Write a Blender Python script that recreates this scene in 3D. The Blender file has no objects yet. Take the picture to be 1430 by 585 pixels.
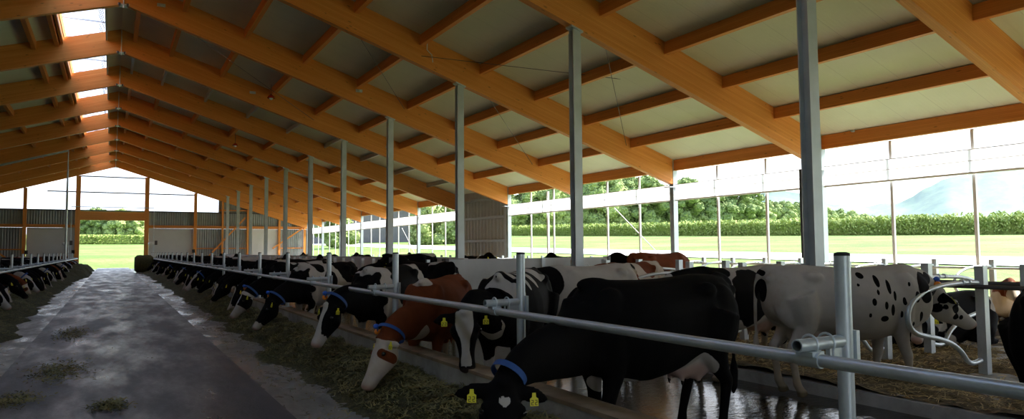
import bpy, math, random
from mathutils import Vector, Matrix, noise
R = math.radians
random.seed(7)
scene = bpy.context.scene
COL = scene.collection

# ------------------------------------------------------------------ camera
EYE = 1.64
cam = bpy.data.cameras.new('camera')
cam.sensor_width = 36.0
cam.sensor_fit = 'HORIZONTAL'
cam.lens = 964.27 / 1430 * 36
cam.clip_start = 0.05
cam.clip_end = 9000
camo = bpy.data.objects.new('camera', cam)
COL.objects.link(camo)
_y, _p, _r = 0.5251, 0.0578, -0.0074
F = Vector((math.sin(_y) * math.cos(_p), math.cos(_y) * math.cos(_p), math.sin(_p)))
RT = Vector((math.cos(_y), -math.sin(_y), 0))
UP = RT.cross(F)
R2 = RT * math.cos(_r) + UP * math.sin(_r)
U2 = R2.cross(F)
camo.matrix_world = Matrix(((R2.x, U2.x, -F.x, 0), (R2.y, U2.y, -F.y, 0), (R2.z, U2.z, -F.z, EYE), (0, 0, 0, 1)))
scene.camera = camo

# ------------------------------------------------------------------ light and exposure
scene.view_settings.view_transform = 'Standard'
scene.view_settings.look = 'None'
scene.view_settings.gamma = 1
scene.view_settings.use_curve_mapping = False
scene.view_settings.exposure = 0.1
SUN_EL, SUN_AZ, SUN_POWER, SKY_POWER = 41, -8, 19.0, 2.6
w = bpy.data.worlds.new('sky')
scene.world = w
w.use_nodes = True
nt = w.node_tree
nt.nodes.clear()
wo = nt.nodes.new('ShaderNodeOutputWorld')
bg = nt.nodes.new('ShaderNodeBackground')
tc = nt.nodes.new('ShaderNodeTexCoord')
sx = nt.nodes.new('ShaderNodeSeparateXYZ')
cr = nt.nodes.new('ShaderNodeValToRGB')
nt.links.new(tc.outputs['Generated'], sx.inputs[0])
nt.links.new(sx.outputs['Z'], cr.inputs[0])
cr.color_ramp.elements[0].position = 0.0
cr.color_ramp.elements[0].color = (0.93, 0.96, 1, 1)
cr.color_ramp.elements[1].position = 0.75
cr.color_ramp.elements[1].color = (0.40, 0.58, 0.95, 1)
nt.links.new(cr.outputs[0], bg.inputs[0])
bg.inputs[1].default_value = SKY_POWER
nt.links.new(bg.outputs[0], wo.inputs[0])
sl = bpy.data.lights.new('sun', 'SUN')
sl.energy = SUN_POWER
sl.angle = R(0.6)
sl.color = (1, 0.94, 0.84)
so = bpy.data.objects.new('sun', sl)
COL.objects.link(so)
so.location = (60, 0, 60)
so.rotation_euler = Vector((math.cos(R(SUN_EL)) * math.cos(R(SUN_AZ)), math.cos(R(SUN_EL)) * math.sin(R(SUN_AZ)), math.sin(R(SUN_EL)))).to_track_quat('Z', 'Y').to_euler()


# ------------------------------------------------------------------ materials
class NT:
    def __init__(s, name):
        s.m = bpy.data.materials.new(name)
        s.m.use_nodes = True
        s.n = s.m.node_tree
        s.b = s.n.nodes['Principled BSDF']
        s.out = s.n.nodes['Material Output']

    def node(s, t, **kw):
        nd = s.n.nodes.new('ShaderNode' + t)
        for k, v in kw.items():
            setattr(nd, k, v)
        return nd

    def link(s, a, b):
        s.n.links.new(a, b)

    def val(s, sock, v):
        if hasattr(v, 'is_output'):
            s.link(v, sock)
        elif isinstance(v, (tuple, list)) and len(v) == 3 and sock.type == 'RGBA':
            sock.default_value = (*v, 1)
        else:
            sock.default_value = v

    def math(s, op, a, b=0.0, c=None):
        nd = s.node('Math', operation=op)
        s.val(nd.inputs[0], a)
        s.val(nd.inputs[1], b)
        if c is not None:
            s.val(nd.inputs[2], c)
        return nd.outputs[0]

    def mix(s, f, a, b):
        nd = s.node('Mix', data_type='RGBA')
        s.val(nd.inputs[0], f)
        s.val(nd.inputs[6], a)
        s.val(nd.inputs[7], b)
        return nd.outputs[2]

    def coord(s, kind='Object', scale=(1, 1, 1), loc=(0, 0, 0)):
        t = s.node('TexCoord')
        m = s.node('Mapping')
        s.link(t.outputs[kind], m.inputs[0])
        m.inputs['Scale'].default_value = scale
        m.inputs['Location'].default_value = loc
        return m.outputs[0]

    def noise(s, vec, scale, detail=3, rough=0.5):
        nd = s.node('TexNoise')
        s.link(vec, nd.inputs['Vector'])
        nd.inputs['Scale'].default_value = scale
        nd.inputs['Detail'].default_value = detail
        nd.inputs['Roughness'].default_value = rough
        return nd.outputs[0]

    def ramp(s, f, *stops):
        nd = s.node('ValToRGB')
        e = nd.color_ramp.elements
        while len(e) < len(stops):
            e.new(0.5)
        for i, (p, c) in enumerate(stops):
            e[i].position = p
            e[i].color = (*c, 1) if isinstance(c, tuple) else (c, c, c, 1)
        s.link(f, nd.inputs[0])
        return nd.outputs[0]

    def bump(s, h, strength=0.3, dist=0.02):
        nd = s.node('Bump')
        s.link(h, nd.inputs['Height'])
        nd.inputs['Strength'].default_value = strength
        nd.inputs['Distance'].default_value = dist
        s.link(nd.outputs[0], s.b.inputs['Normal'])

    def set(s, **kw):
        for k, v in kw.items():
            s.val(s.b.inputs[{'color': 'Base Color', 'rough': 'Roughness', 'metal': 'Metallic', 'spec': 'Specular IOR Level'}.get(k, k)], v)
        return s


M = {}


def plain(name, c, rough=0.7, metal=0.0, var=0.12, scale=6, bump=0.0, detail=3):
    t = NT(name)
    v = t.coord()
    n = t.noise(v, scale, detail)
    t.set(color=t.ramp(n, (0.3, tuple(x * (1 - var) for x in c)), (0.7, tuple(min(1, x * (1 + var)) for x in c))), rough=rough, metal=metal)
    if bump:
        t.bump(n, bump)
    M[name] = t.m
    return t


def wood(name, light, dark):
    t = NT(name)
    v = t.coord('UV')
    sp = t.node('SeparateXYZ')
    t.link(v, sp.inputs[0])
    lam = t.math('FRACT', t.math('DIVIDE', sp.outputs['Y'], 0.045))
    line = t.math('LESS_THAN', lam, 0.07)
    fl = t.math('FLOOR', t.math('DIVIDE', sp.outputs['Y'], 0.045))
    cmb = t.node('CombineXYZ')
    t.link(t.math('ADD', t.math('MULTIPLY', sp.outputs['X'], 0.25), t.math('MULTIPLY', fl, 7.3)), cmb.inputs[0])
    t.link(fl, cmb.inputs[1])
    tone = t.noise(cmb.outputs[0], 1.0, 1)
    grain = t.noise(t.coord('UV', (1.2, 60, 1)), 1.5, 3, 0.6)
    f = t.math('ADD', t.math('MULTIPLY', tone, 0.75), t.math('MULTIPLY', grain, 0.35))
    c = t.ramp(f, (0.35, dark), (0.75, light))
    vor = t.node('TexVoronoi')
    t.link(t.coord('UV', (2.6, 9, 1)), vor.inputs['Vector'])
    vor.inputs['Scale'].default_value = 1.0
    knot = t.ramp(vor.outputs['Distance'], (0.08, 1.0), (0.17, 0.0))
    kd = t.noise(t.coord('UV', (1, 1, 1)), 1.7, 1)
    knot = t.math('MULTIPLY', knot, t.math('GREATER_THAN', kd, 0.52))
    c = t.mix(t.math('MULTIPLY', line, 0.4), c, tuple(x * 0.45 for x in dark))
    c = t.mix(t.math('MULTIPLY', knot, 0.6), c, (0.16, 0.06, 0.018))
    t.set(color=c, rough=0.5)
    t.b.inputs['Specular IOR Level'].default_value = 0.3
    M[name] = t.m


wood('glulam', (0.88, 0.375, 0.095), (0.70, 0.235, 0.042))
wood('purlin_wood', (0.80, 0.32, 0.08), (0.58, 0.19, 0.04))

t = plain('galvanised', (0.50, 0.56, 0.60), 0.42, 0.55)
v = t.coord()
vo = t.node('TexVoronoi')
t.link(v, vo.inputs['Vector'])
vo.inputs['Scale'].default_value = 45
n = t.noise(v, 5, 4)
t.set(color=t.mix(t.math('MULTIPLY', vo.outputs['Distance'], 0.5), t.ramp(n, (0.3, (0.50, 0.56, 0.60)), (0.7, (0.66, 0.72, 0.76))), (0.7, 0.75, 0.78)), rough=t.ramp(n, (0.3, 0.32), (0.7, 0.5)))
plain('column_steel', (0.52, 0.58, 0.62), 0.5, 0.35, 0.08, 3)
plain('white_paint_steel', (0.80, 0.80, 0.83), 0.5, 0.0, 0.04)
plain('dark_steel', (0.10, 0.10, 0.11), 0.5, 0.5)
plain('black_rubber', (0.012, 0.012, 0.013), 0.6)
plain('orange_plastic', (0.85, 0.25, 0.02), 0.45)
plain('yellow_plastic', (0.80, 0.72, 0.03), 0.45, var=0.03)
plain('blue_plastic', (0.02, 0.12, 0.6), 0.45, var=0.1)
plain('blue_strap', (0.02, 0.08, 0.28), 0.7)
plain('print_black', (0.03, 0.03, 0.01), 0.6)
plain('eye_black', (0.01, 0.008, 0.006), 0.1)
plain('pale_board', (0.62, 0.62, 0.60), 0.7, 0, 0.06, 2)
plain('white_panel', (0.66, 0.66, 0.66), 0.6, 0, 0.04, 1)
plain('grey_sheet', (0.30, 0.33, 0.35), 0.5, 0.2, 0.08, 2)
plain('pale_sheet', (0.52, 0.54, 0.53), 0.5, 0.1, 0.05, 2)
plain('dark_cladding', (0.13, 0.125, 0.125), 0.8, 0, 0.1, 1)
plain('bark', (0.12, 0.09, 0.06), 0.9, 0, 0.3, 3)
plain('gravel', (0.84, 0.80, 0.74), 0.95, 0, 0.1, 3)
plain('red_glass', (0.5, 0.05, 0.02), 0.2)
plain('feather', (0.25, 0.25, 0.3), 0.8)

# partition concrete, mud-splashed low down
t = plain('splashed_concrete', (0.60, 0.62, 0.62), 0.75)
v = t.coord()
sp = t.node('SeparateXYZ')
t.link(v, sp.inputs[0])
n = t.noise(v, 22, 5, 0.7)
low = t.math('SUBTRACT', 1.0, t.math('DIVIDE', sp.outputs['Z'], 1.25))
spots = t.ramp(t.math('ADD', n, t.math('MULTIPLY', low, 0.24)), (0.66, 0.0), (0.70, 1.0))
base = t.ramp(t.noise(v, 1.6, 4), (0.3, (0.50, 0.53, 0.54)), (0.7, (0.64, 0.67, 0.68)))
t.set(color=t.mix(t.math('MULTIPLY', spots, 0.75), base, (0.12, 0.095, 0.05)))

# kerb concrete
t = plain('kerb_concrete', (0.33, 0.32, 0.29), 0.8, bump=0.2)
v = t.coord('Object', (1, 1, 1))
n = t.noise(v, 2.2, 6, 0.65)
t.set(color=t.ramp(n, (0.25, (0.17, 0.155, 0.13)), (0.5, (0.33, 0.32, 0.29)), (0.75, (0.46, 0.45, 0.42))))
t = plain('kerb_top', (0.26, 0.19, 0.12), 0.9, var=0.3, scale=5, bump=0.3, detail=6)

# ceiling boards
t = NT('ceiling_board')
v = t.coord()
sp = t.node('SeparateXYZ')
t.link(v, sp.inputs[0])
fr = t.math('FRACT', t.math('DIVIDE', sp.outputs['Y'], 1.0))
ln = t.math('LESS_THAN', fr, 0.012)
fr2 = t.math('ABSOLUTE', t.math('SUBTRACT', t.math('FRACT', t.math('DIVIDE', sp.outputs['Y'], 0.1)), 0.5))
n = t.noise(v, 0.8, 3)
c = t.ramp(n, (0.3, (0.69, 0.71, 0.56)), (0.7, (0.75, 0.77, 0.62)))
c = t.mix(t.math('MULTIPLY', ln, 0.35), c, (0.3, 0.3, 0.25))
t.set(color=c, rough=0.55)
t.bump(fr2, 0.25, 0.02)
M['ceiling_board'] = t.m

# feed alley asphalt: damp patches
t = NT('alley_asphalt')
v = t.coord()
n1 = t.noise(v, 0.35, 5, 0.6)
n2 = t.noise(v, 40, 3, 0.6)
n3 = t.noise(t.coord('Object', (1.6, 0.45, 1)), 1.1, 5, 0.7)
wet = t.ramp(n3, (0.40, 0.0), (0.66, 1.0))
dry = t.ramp(t.math('ADD', t.math('MULTIPLY', n1, 0.7), t.math('MULTIPLY', n2, 0.3)), (0.3, (0.06, 0.06, 0.062)), (0.7, (0.11, 0.11, 0.112)))
t.set(color=t.mix(t.math('MULTIPLY', wet, 0.35), dry, (0.085, 0.085, 0.085)), rough=t.ramp(wet, (0.0, 0.55), (1.0, 0.26)))
t.bump(n2, 0.35, 0.01)
M['alley_asphalt'] = t.m

# smooth trough strip
t = NT('smooth_strip')
v = t.coord('Object', (1.2, 0.5, 1))
n1 = t.noise(v, 1.5, 5, 0.65)
t.set(color=t.ramp(n1, (0.35, (0.16, 0.155, 0.13)), (0.62, (0.36, 0.35, 0.32))), rough=t.ramp(n1, (0.4, 0.5), (0.6, 0.16)))
M['smooth_strip'] = t.m

# cow alley: wet slurry film, reflecting
t = NT('wet_slurry')
v = t.coord()
n1 = t.noise(v, 0.8, 5, 0.6)
n2 = t.noise(v, 9, 5, 0.65)
t.set(color=t.ramp(n1, (0.35, (0.02, 0.017, 0.012)), (0.7, (0.055, 0.045, 0.03))), rough=t.ramp(n1, (0.42, 0.03), (0.62, 0.09)))
t.bump(t.noise(t.coord('Object', (1, 2.2, 1)), 6, 4, 0.6), 0.35, 0.014)
M['wet_slurry'] = t.m

# bedding
t = plain('straw_bedding', (0.25, 0.18, 0.08), 0.95)
v = t.coord()
n = t.noise(v, 11, 6, 0.75)
t.set(color=t.ramp(n, (0.32, (0.05, 0.038, 0.018)), (0.5, (0.16, 0.115, 0.05)), (0.68, (0.40, 0.29, 0.13))))
t.bump(n, 1.0, 0.05)
t = plain('straw_strand', (0.58, 0.44, 0.2), 0.8, var=0.5, scale=3)
# silage
t = plain('silage', (0.1, 0.1, 0.04), 0.95)
v = t.coord()
n = t.noise(v, 16, 6, 0.75)
t.set(color=t.ramp(n, (0.32, (0.035, 0.035, 0.016)), (0.52, (0.10, 0.095, 0.038)), (0.72, (0.22, 0.19, 0.08))))
t.bump(n, 1.0, 0.05)
plain('silage_strand', (0.21, 0.185, 0.07), 0.8, var=0.6, scale=2.5)

# outdoor
t = NT('meadow')
v = t.coord()
n = t.noise(v, 0.09, 4, 0.6)
n2 = t.noise(v, 1.3, 5, 0.75)
f = t.math('ADD', t.math('MULTIPLY', n, 0.55), t.math('MULTIPLY', n2, 0.45))
t.set(color=t.ramp(f, (0.36, (0.06, 0.125, 0.016)), (0.5, (0.12, 0.205, 0.028)), (0.62, (0.20, 0.29, 0.07))), rough=0.95)
t.bump(n2, 0.8, 0.3)
M['meadow'] = t.m
plain('grass_blade', (0.15, 0.24, 0.035), 0.8, var=0.4, scale=1)


def leafy(name, c1, c2, sc):
    t = NT(name)
    v = t.coord()
    n = t.noise(v, sc, 5, 0.75)
    t.set(color=t.ramp(n, (0.38, c1), (0.62, c2)), rough=0.85)
    t.bump(n, 0.9, 0.5)
    M[name] = t.m


leafy('tree_leaves', (0.08, 0.15, 0.04), (0.32, 0.41, 0.13), 1.4)
leafy('tree_leaves_light', (0.13, 0.21, 0.05), (0.42, 0.50, 0.18), 1.6)
leafy('hill_forest', (0.03, 0.07, 0.04), (0.09, 0.15, 0.07), 0.012)
leafy('maize_leaf', (0.22, 0.33, 0.06), (0.55, 0.62, 0.2), 2.0)

# translucent plastics
t = NT('translucent_curtain')
tr = t.node('BsdfTranslucent')
tr.inputs[0].default_value = (0.92, 0.92, 0.95, 1)
df = t.node('BsdfDiffuse')
df.inputs[0].default_value = (0.85, 0.85, 0.87, 1)
mx = t.node('MixShader')
mx.inputs[0].default_value = 0.35
t.link(tr.outputs[0], mx.inputs[1])
t.link(df.outputs[0], mx.inputs[2])
t.link(mx.outputs[0], t.out.inputs[0])
M['translucent_curtain'] = t.m
t = NT('clear_sheet')
tp = t.node('BsdfTransparent')
tp.inputs[0].default_value = (0.93, 0.95, 0.97, 1)
gl = t.node('BsdfGlossy')
gl.inputs[0].default_value = (0.8, 0.85, 0.9, 1)
gl.inputs['Roughness'].default_value = 0.15
mx = t.node('MixShader')
mx.inputs[0].default_value = 0.06
t.link(tp.outputs[0], mx.inputs[1])
t.link(gl.outputs[0], mx.inputs[2])
t.link(mx.outputs[0], t.out.inputs[0])
M['clear_sheet'] = t.m


def coat(name, dark, pale):
    t = NT(name)
    v = t.coord()

    def at(nm):
        a = t.node('Attribute')
        a.attribute_name = nm
        return a.outputs['Fac']
    n = t.noise(v, 26, 4, 0.6)
    nb = t.noise(v, 3.0, 4, 0.6)
    f = t.math('ADD', at('patch'), t.math('MULTIPLY', t.math('SUBTRACT', n, 0.5), 0.07))
    mask = t.ramp(t.math('ADD', t.math('MULTIPLY', f, 6.0), 0.5), (0.42, 0.0), (0.58, 1.0))
    pa = t.ramp(nb, (0.3, tuple(x * 0.82 for x in pale)), (0.7, pale))
    dirt = t.ramp(t.math('ADD', nb, t.math('MULTIPLY', at('dirt'), 0.5)), (0.62, 0.0), (0.95, 1.0))
    pa = t.mix(t.math('MULTIPLY', dirt, 0.7), pa, (0.20, 0.14, 0.06))
    da = t.ramp(nb, (0.3, tuple(x * 0.8 for x in dark)), (0.75, tuple(x * 1.3 for x in dark)))
    c = t.mix(mask, pa, da)
    c = t.mix(t.math('MULTIPLY', at('skin'), t.math('SUBTRACT', 1.0, t.math('MULTIPLY', mask, 0.9))), c, (0.42, 0.26, 0.21))
    c = t.mix(at('horn'), c, (0.13, 0.10, 0.06))
    t.set(color=c, rough=0.8)
    t.b.inputs['Specular IOR Level'].default_value = 0.07
    t.bump(t.noise(t.coord('Object', (1, 1, 0.35)), 90, 2), 0.12, 0.01)
    M[name] = t.m


coat('coat_black', (0.0045, 0.004, 0.004), (0.50, 0.465, 0.42))
coat('coat_red', (0.14, 0.036, 0.012), (0.56, 0.48, 0.40))


# ------------------------------------------------------------------ mesh helpers
class MB:
    def __init__(s):
        s.v = []
        s.f = []

    def box(s, a, b):
        i = len(s.v)
        x0, y0, z0 = a
        x1, y1, z1 = b
        s.v += [(x0, y0, z0), (x1, y0, z0), (x1, y1, z0), (x0, y1, z0), (x0, y0, z1), (x1, y0, z1), (x1, y1, z1), (x0, y1, z1)]
        s.f += [(i, i + 3, i + 2, i + 1), (i + 4, i + 5, i + 6, i + 7), (i, i + 1, i + 5, i + 4), (i + 1, i + 2, i + 6, i + 5), (i + 2, i + 3, i + 7, i + 6), (i + 3, i, i + 4, i + 7)]
        return s

    def prism(s, poly, y0, y1):        # polygon in XZ extruded along Y
        i = len(s.v)
        n = len(poly)
        s.v += [(x, y0, z) for x, z in poly] + [(x, y1, z) for x, z in poly]
        s.f.append(tuple(range(i, i + n)))
        s.f.append(tuple(range(i + 2 * n - 1, i + n - 1, -1)))
        for k in range(n):
            s.f.append((i + k, i + n + k, i + n + (k + 1) % n, i + (k + 1) % n))
        return s

    def prismz(s, poly, z0, z1):       # polygon in XY extruded along Z
        i = len(s.v)
        n = len(poly)
        s.v += [(x, y, z0) for x, y in poly] + [(x, y, z1) for x, y in poly]
        s.f.append(tuple(range(i + n - 1, i - 1, -1)))
        s.f.append(tuple(range(i + n, i + 2 * n)))
        for k in range(n):
            s.f.append((i + k, i + (k + 1) % n, i + n + (k + 1) % n, i + n + k))
        return s

    def loft(s, rings, cap=True):
        i = len(s.v)
        n = len(rings[0])
        for r in rings:
            s.v += [tuple(p) for p in r]
        for a in range(len(rings) - 1):
            for k in range(n):
                k2 = (k + 1) % n
                s.f.append((i + a * n + k, i + a * n + k2, i + (a + 1) * n + k2, i + (a + 1) * n + k))
        if cap:
            s.f.append(tuple(range(i + n - 1, i - 1, -1)))
            j = i + (len(rings) - 1) * n
            s.f.append(tuple(range(j, j + n)))
        return s

    def tube(s, pts, r, n=10, cap=True, hollow=False):
        pts = [Vector(p) for p in pts]
        rs = r if isinstance(r, (list, tuple)) else [r] * len(pts)
        rings = []
        T0 = (pts[1] - pts[0]).normalized()
        up = Vector((0, 0, 1)) if abs(T0.z) < 0.9 else Vector((1, 0, 0))
        A = T0.cross(up).normalized()
        for k, p in enumerate(pts):
            a = pts[max(k - 1, 0)]
            b = pts[min(k + 1, len(pts) - 1)]
            T = (b - a).normalized()
            A = (A - T * A.dot(T)).normalized()
            B = T.cross(A)
            rings.append([p + (A * math.cos(2 * math.pi * j / n) + B * math.sin(2 * math.pi * j / n)) * rs[k] for j in range(n)])
        if hollow:
            inner = [[c + (q - c) * 0.8 for q in rg] for c, rg in zip(pts, rings)]
            seq = [inner[1]] + [inner[0]] + rings + [inner[-1]] + [inner[-2]]
            s.loft(seq, False)
            dep = [[pts[0] + (pts[1] - pts[0]).normalized() * 0.06 + (q - pts[0]) for q in inner[0]]]
            s.loft(dep + dep, True)
            return s
        return s.loft(rings, cap)

    def ball(s, c, rx, ry=None, rz=None, n=12, m=8):
        ry = ry or rx
        rz = rz or rx
        rings = []
        for a in range(m + 1):
            th = math.pi * (a + 0.02) / (m + 0.04)
            rings.append([(c[0] + rx * math.sin(th) * math.cos(2 * math.pi * k / n), c[1] + ry * math.sin(th) * math.sin(2 * math.pi * k / n), c[2] - rz * math.cos(th)) for k in range(n)])
        return s.loft(rings)

    def build(s, name, mat, parent=None, origin=(0, 0, 0), smooth=False, uv=None):
        o3 = Vector(origin)
        me = bpy.data.meshes.new(name)
        me.from_pydata([tuple(Vector(p) - o3) for p in s.v], [], s.f)
        me.materials.append(M[mat] if isinstance(mat, str) else mat)
        if uv:
            L, P, Q = (Vector(a) for a in uv)
            lay = me.uv_layers.new(name='UVMap')
            off = random.random() * 40
            for lp in me.loops:
                co = me.vertices[lp.vertex_index].co
                lay.data[lp.index].uv = (co.dot(L) + off, co.dot(P) + co.dot(Q) + off)
        if smooth:
            me.polygons.foreach_set('use_smooth', [True] * len(me.polygons))
            try:
                me.set_sharp_from_angle(angle=R(50))
            except Exception:
                pass
        me.update()
        o = bpy.data.objects.new(name, me)
        COL.objects.link(o)
        o.location = origin
        if parent:
            o.parent = parent
        return o


def thing(name, label, cat, loc=(0, 0, 0), group=None, rz=0.0):
    o = bpy.data.objects.new(name, None)
    o.empty_display_size = 0.2
    COL.objects.link(o)
    o.location = loc
    o.rotation_euler = (0, 0, rz)
    tag(o, label, cat, group)
    return o


def tag(o, label=None, cat=None, group=None, kind=None):
    if label:
        o['label'] = label
    if cat:
        o['category'] = cat
    if group:
        o['group'] = group
    if kind:
        o['kind'] = kind
    return o


def dup(root, loc=None, rz=None, label=None, group=None):
    r = root.copy()
    COL.objects.link(r)
    if loc is not None:
        r.location = loc
    if rz is not None:
        r.rotation_euler = (0, 0, rz)
    if label:
        r['label'] = label
    if group:
        r['group'] = group
    for ch in list(root.children):
        c = ch.copy()
        COL.objects.link(c)
        c.parent = r
        for g in list(ch.children):
            d = g.copy()
            COL.objects.link(d)
            d.parent = c
    return r


ORD = 'first second third fourth fifth sixth seventh eighth ninth tenth eleventh twelfth thirteenth fourteenth fifteenth sixteenth seventeenth eighteenth nineteenth twentieth'.split()
TENS = {20: 'twenty', 30: 'thirty', 40: 'forty', 50: 'fifty'}


def nth(i):
    i += 1
    if i <= 20:
        return ORD[i - 1]
    tn = i // 10 * 10
    return {30: 'thirtieth', 40: 'fortieth', 50: 'fiftieth'}[i] if i == tn else TENS[tn] + '-' + ORD[i - tn - 1]


# ------------------------------------------------------------------ barn geometry constants
XR, ZR = 0.15, 9.42           # ridge (underside of rafters)
SL = 0.3175                    # roof slope
XW, XWL = 17.53, -17.23        # side wall lines
XA, XAL = 8.97, -8.67          # inner post rows
DEP = 0.90                     # rafter depth
FR = [-11.4 + 6 * k for k in range(14)]    # frames; last one at 66.6
YG = 72.6                      # far gable
FR.append(YG - 0.15)
zb = lambda x: ZR - SL * abs(x - XR)       # rafter underside

# ------------------------------------------------------------------ ground and floors


def smooth(a, b, x):
    t_ = max(0, min(1, (x - a) / (b - a)))
    return t_ * t_ * (3 - 2 * t_)


def terrain(x, y):
    dx = max(0, x - 18.5, -18.5 - x)
    dy = max(0, y - 74, -14 - y)
    d = math.hypot(dx, dy)
    k = min(1, d / 17)
    xx = max(0, x - 18.5)
    rise = 0.041 * min(xx, 24.5) + 0.0275 * max(0, min(xx, 200) - 24.5)
    yy_ = max(-60, min(y, 420)) - 17
    return -0.05 + rise + k * (0.0135 * yy_ + 0.00003 * yy_ * abs(yy_))


mb = MB()
xs = [-160, -100, -60, -40, -30, -24, -20, -18.5] + [-10, 0, 10] + [18.5 + 2.2 * k for k in range(1, 11)] + [44, 50, 58, 68, 80, 95, 112, 130, 160, 220, 320, 480]
ys = [-160, -90, -50, -30, -14, -5, 5, 15, 25, 35, 45, 55, 65, 74, 80, 86, 92, 100, 110, 125, 145, 170, 200, 235, 275, 320, 380, 460, 600]
for y in ys:
    for x in xs:
        z = terrain(x, y) - (0.25 if (-18.4 < x < 18.4 and -13 < y < 73) else 0)
        mb.v.append((x, y, z))
nx = len(xs)
for j in range(len(ys) - 1):
    for i in range(nx - 1):
        a = j * nx + i
        mb.f.append((a, a + 1, a + nx + 1, a + nx))
tag(mb.build('field', 'meadow', smooth=True), kind='structure')

mb = MB()
yy = list(range(-120, 520, 8))
for y in yy:
    for x in (36, 38, 40.5, 43):
        mb.v.append((x + 0.0 * y, y, terrain(x, y) + 0.06))
for j in range(len(yy) - 1):
    for i in range(3):
        a = j * 4 + i
        mb.f.append((a, a + 1, a + 5, a + 4))
tag(mb.build('road', 'gravel', smooth=True), kind='structure')


def slab(name, x0, x1, z, mat, y0=-12.5, y1=72.8, zlow=-0.3):
    o = MB().box((x0, y0, zlow), (x1, y1, z)).build(name, mat)
    return tag(o, kind='structure')


slab('floor', -1.13, 1.47, 0.14, 'alley_asphalt', y1=80)
slab('floor_strip_right', 1.47, 3.0, 0.135, 'smooth_strip')
slab('floor_strip_left', -2.78, -1.13, 0.135, 'smooth_strip')
slab('floor_cow_alley_right', 3.0, 6.80, 0.0, 'wet_slurry')
slab('floor_cow_alley_left', -17.3, -2.78, 0.0, 'wet_slurry')
slab('floor_outer_alley', 12.1, 14.2, 0.0, 'wet_slurry')
for nm, y0, y1 in (('passage', 14.15, 17.4),):
    slab('floor_' + nm, 6.45, 12.1, 0.0, 'wet_slurry', y0, y1)
for i, (y0, y1) in enumerate(((-12.5, 14.15), (17.4, 72.0))):
    slab('floor_platform', 6.80 if i == 0 else 6.45, 12.1, 0.13, 'kerb_concrete', y0, y1)
slab('floor_outer_platform', 14.2, 17.5, 0.13, 'kerb_concrete')
# apron outside the far door
tag(MB().box((-5, 72.8, -0.3), (5, 80, 0.02)).build('floor_apron', 'gravel'), kind='structure')


# kerbs
def kerb(name, x0, x1, label):
    t_ = thing(name, label, 'kerb', ((x0 + x1) / 2, 30, 0))
    t2 = MB().box((x0, -12.5, 0.0), (x1, 71, 0.50)).build('wall_body', 'kerb_concrete', None)
    t2.parent = t_
    t2.location = (-(x0 + x1) / 2, -30, 0)
    t3 = MB().box((x0 - 0.005, -12.5, 0.50), (x1 + 0.005, 71, 0.53)).build('top_board', 'kerb_top', None)
    t3.parent = t_
    t3.location = (-(x0 + x1) / 2, -30, 0)


kerb('feed_kerb', 2.90, 3.12, 'low concrete kerb with brown top between silage and cows on the right')
kerb('feed_kerb', -2.89, -2.67, 'low concrete kerb between silage and cows on the left side')


# ------------------------------------------------------------------ roof
def ceiling(name, xa, xb, y0=-12.5, y1=73.2):
    za, zb_ = zb(xa) + DEP + 0.004, zb(xb) + DEP + 0.004
    o = MB().prism([(xa, za), (xb, zb_), (xb, zb_ + 0.14), (xa, za + 0.14)], y0, y1).build(name, 'ceiling_board')
    return tag(o, kind='structure')


ceiling('ceiling_right', XR, XW + 0.45)
ceiling('ceiling_left', XWL - 1.2, -1.75)
ceiling('ceiling_ridge', -0.35, XR)


def steel_h(cx, cy, z0, z1, wx, wy, tf=0.018, tw=0.014, web='x'):
    mbb = MB()
    if web == 'x':     # flanges face +-X
        mbb.box((cx - wx / 2, cy - wy / 2, z0), (cx - wx / 2 + tf, cy + wy / 2, z1))
        mbb.box((cx + wx / 2 - tf, cy - wy / 2, z0), (cx + wx / 2, cy + wy / 2, z1))
        mbb.box((cx - wx / 2 + tf, cy - tw / 2, z0), (cx + wx / 2 - tf, cy + tw / 2, z1))
    else:
        mbb.box((cx - wx / 2, cy - wy / 2, z0), (cx + wx / 2, cy - wy / 2 + tf, z1))
        mbb.box((cx - wx / 2, cy + wy / 2 - tf, z0), (cx + wx / 2, cy + wy / 2, z1))
        mbb.box((cx - tw / 2, cy - wy / 2 + tf, z0), (cx + tw / 2, cy + wy / 2 - tf, z1))
    return mbb


# frames: rafters, ridge plates, inner posts, wall columns
def where(k):
    n_ = len(FR) - 1 - k
    return 'the far gable' if n_ == 0 else nth(n_) + ' frame from the far gable'


for k, Y in enumerate(FR):
    for side in (1, -1):
        xe = XW - 0.12 if side > 0 else XWL + 0.12
        hw = 0.10
        xr_ = XR + side * 0.012
        poly = [(xr_, zb(xr_)), (xe, zb(xe)), (xe, zb(xe) + DEP), (xr_, zb(xr_) + DEP)]
        if side < 0:
            poly = poly[::-1]
        L = Vector((side, 0, -SL)).normalized()
        P = Vector((side * SL, 0, 1)).normalized()
        o = MB().prism(poly, Y - hw, Y + hw).build('rafter', 'glulam', origin=(xe, Y, zb(xe)), uv=(L, P, (0, 1, 0)))
        nn = len(FR) - k
        tag(o, 'orange glulam rafter on the %s roof slope, %s from the far gable' % ('right' if side > 0 else 'left', nth(nn - 1)), 'beam', 'glulam rafters carrying the roof')
    if 0 <= k and Y > 20:
        b_ = thing('ridge_connector', 'grey steel plate and rod at the ridge, %s from the far gable' % nth(len(FR) - k - 1), 'bracket', (XR, Y - 0.1, ZR), 'ridge connectors')
        MB().box((-0.16, -0.05, -0.035), (0.16, 0.25, 0.0)).build('plate', 'galvanised', b_)
        MB().tube([(0, -0.03, -0.12), (0, -0.03, 0.62)], 0.018, 8).build('rod', 'galvanised', b_)
        for q in (-0.14, 0.08):
            MB().box((q, -0.07, -0.07), (q + 0.06, 0.0, 0.02)).build('clamp', 'dark_steel', b_)

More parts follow.
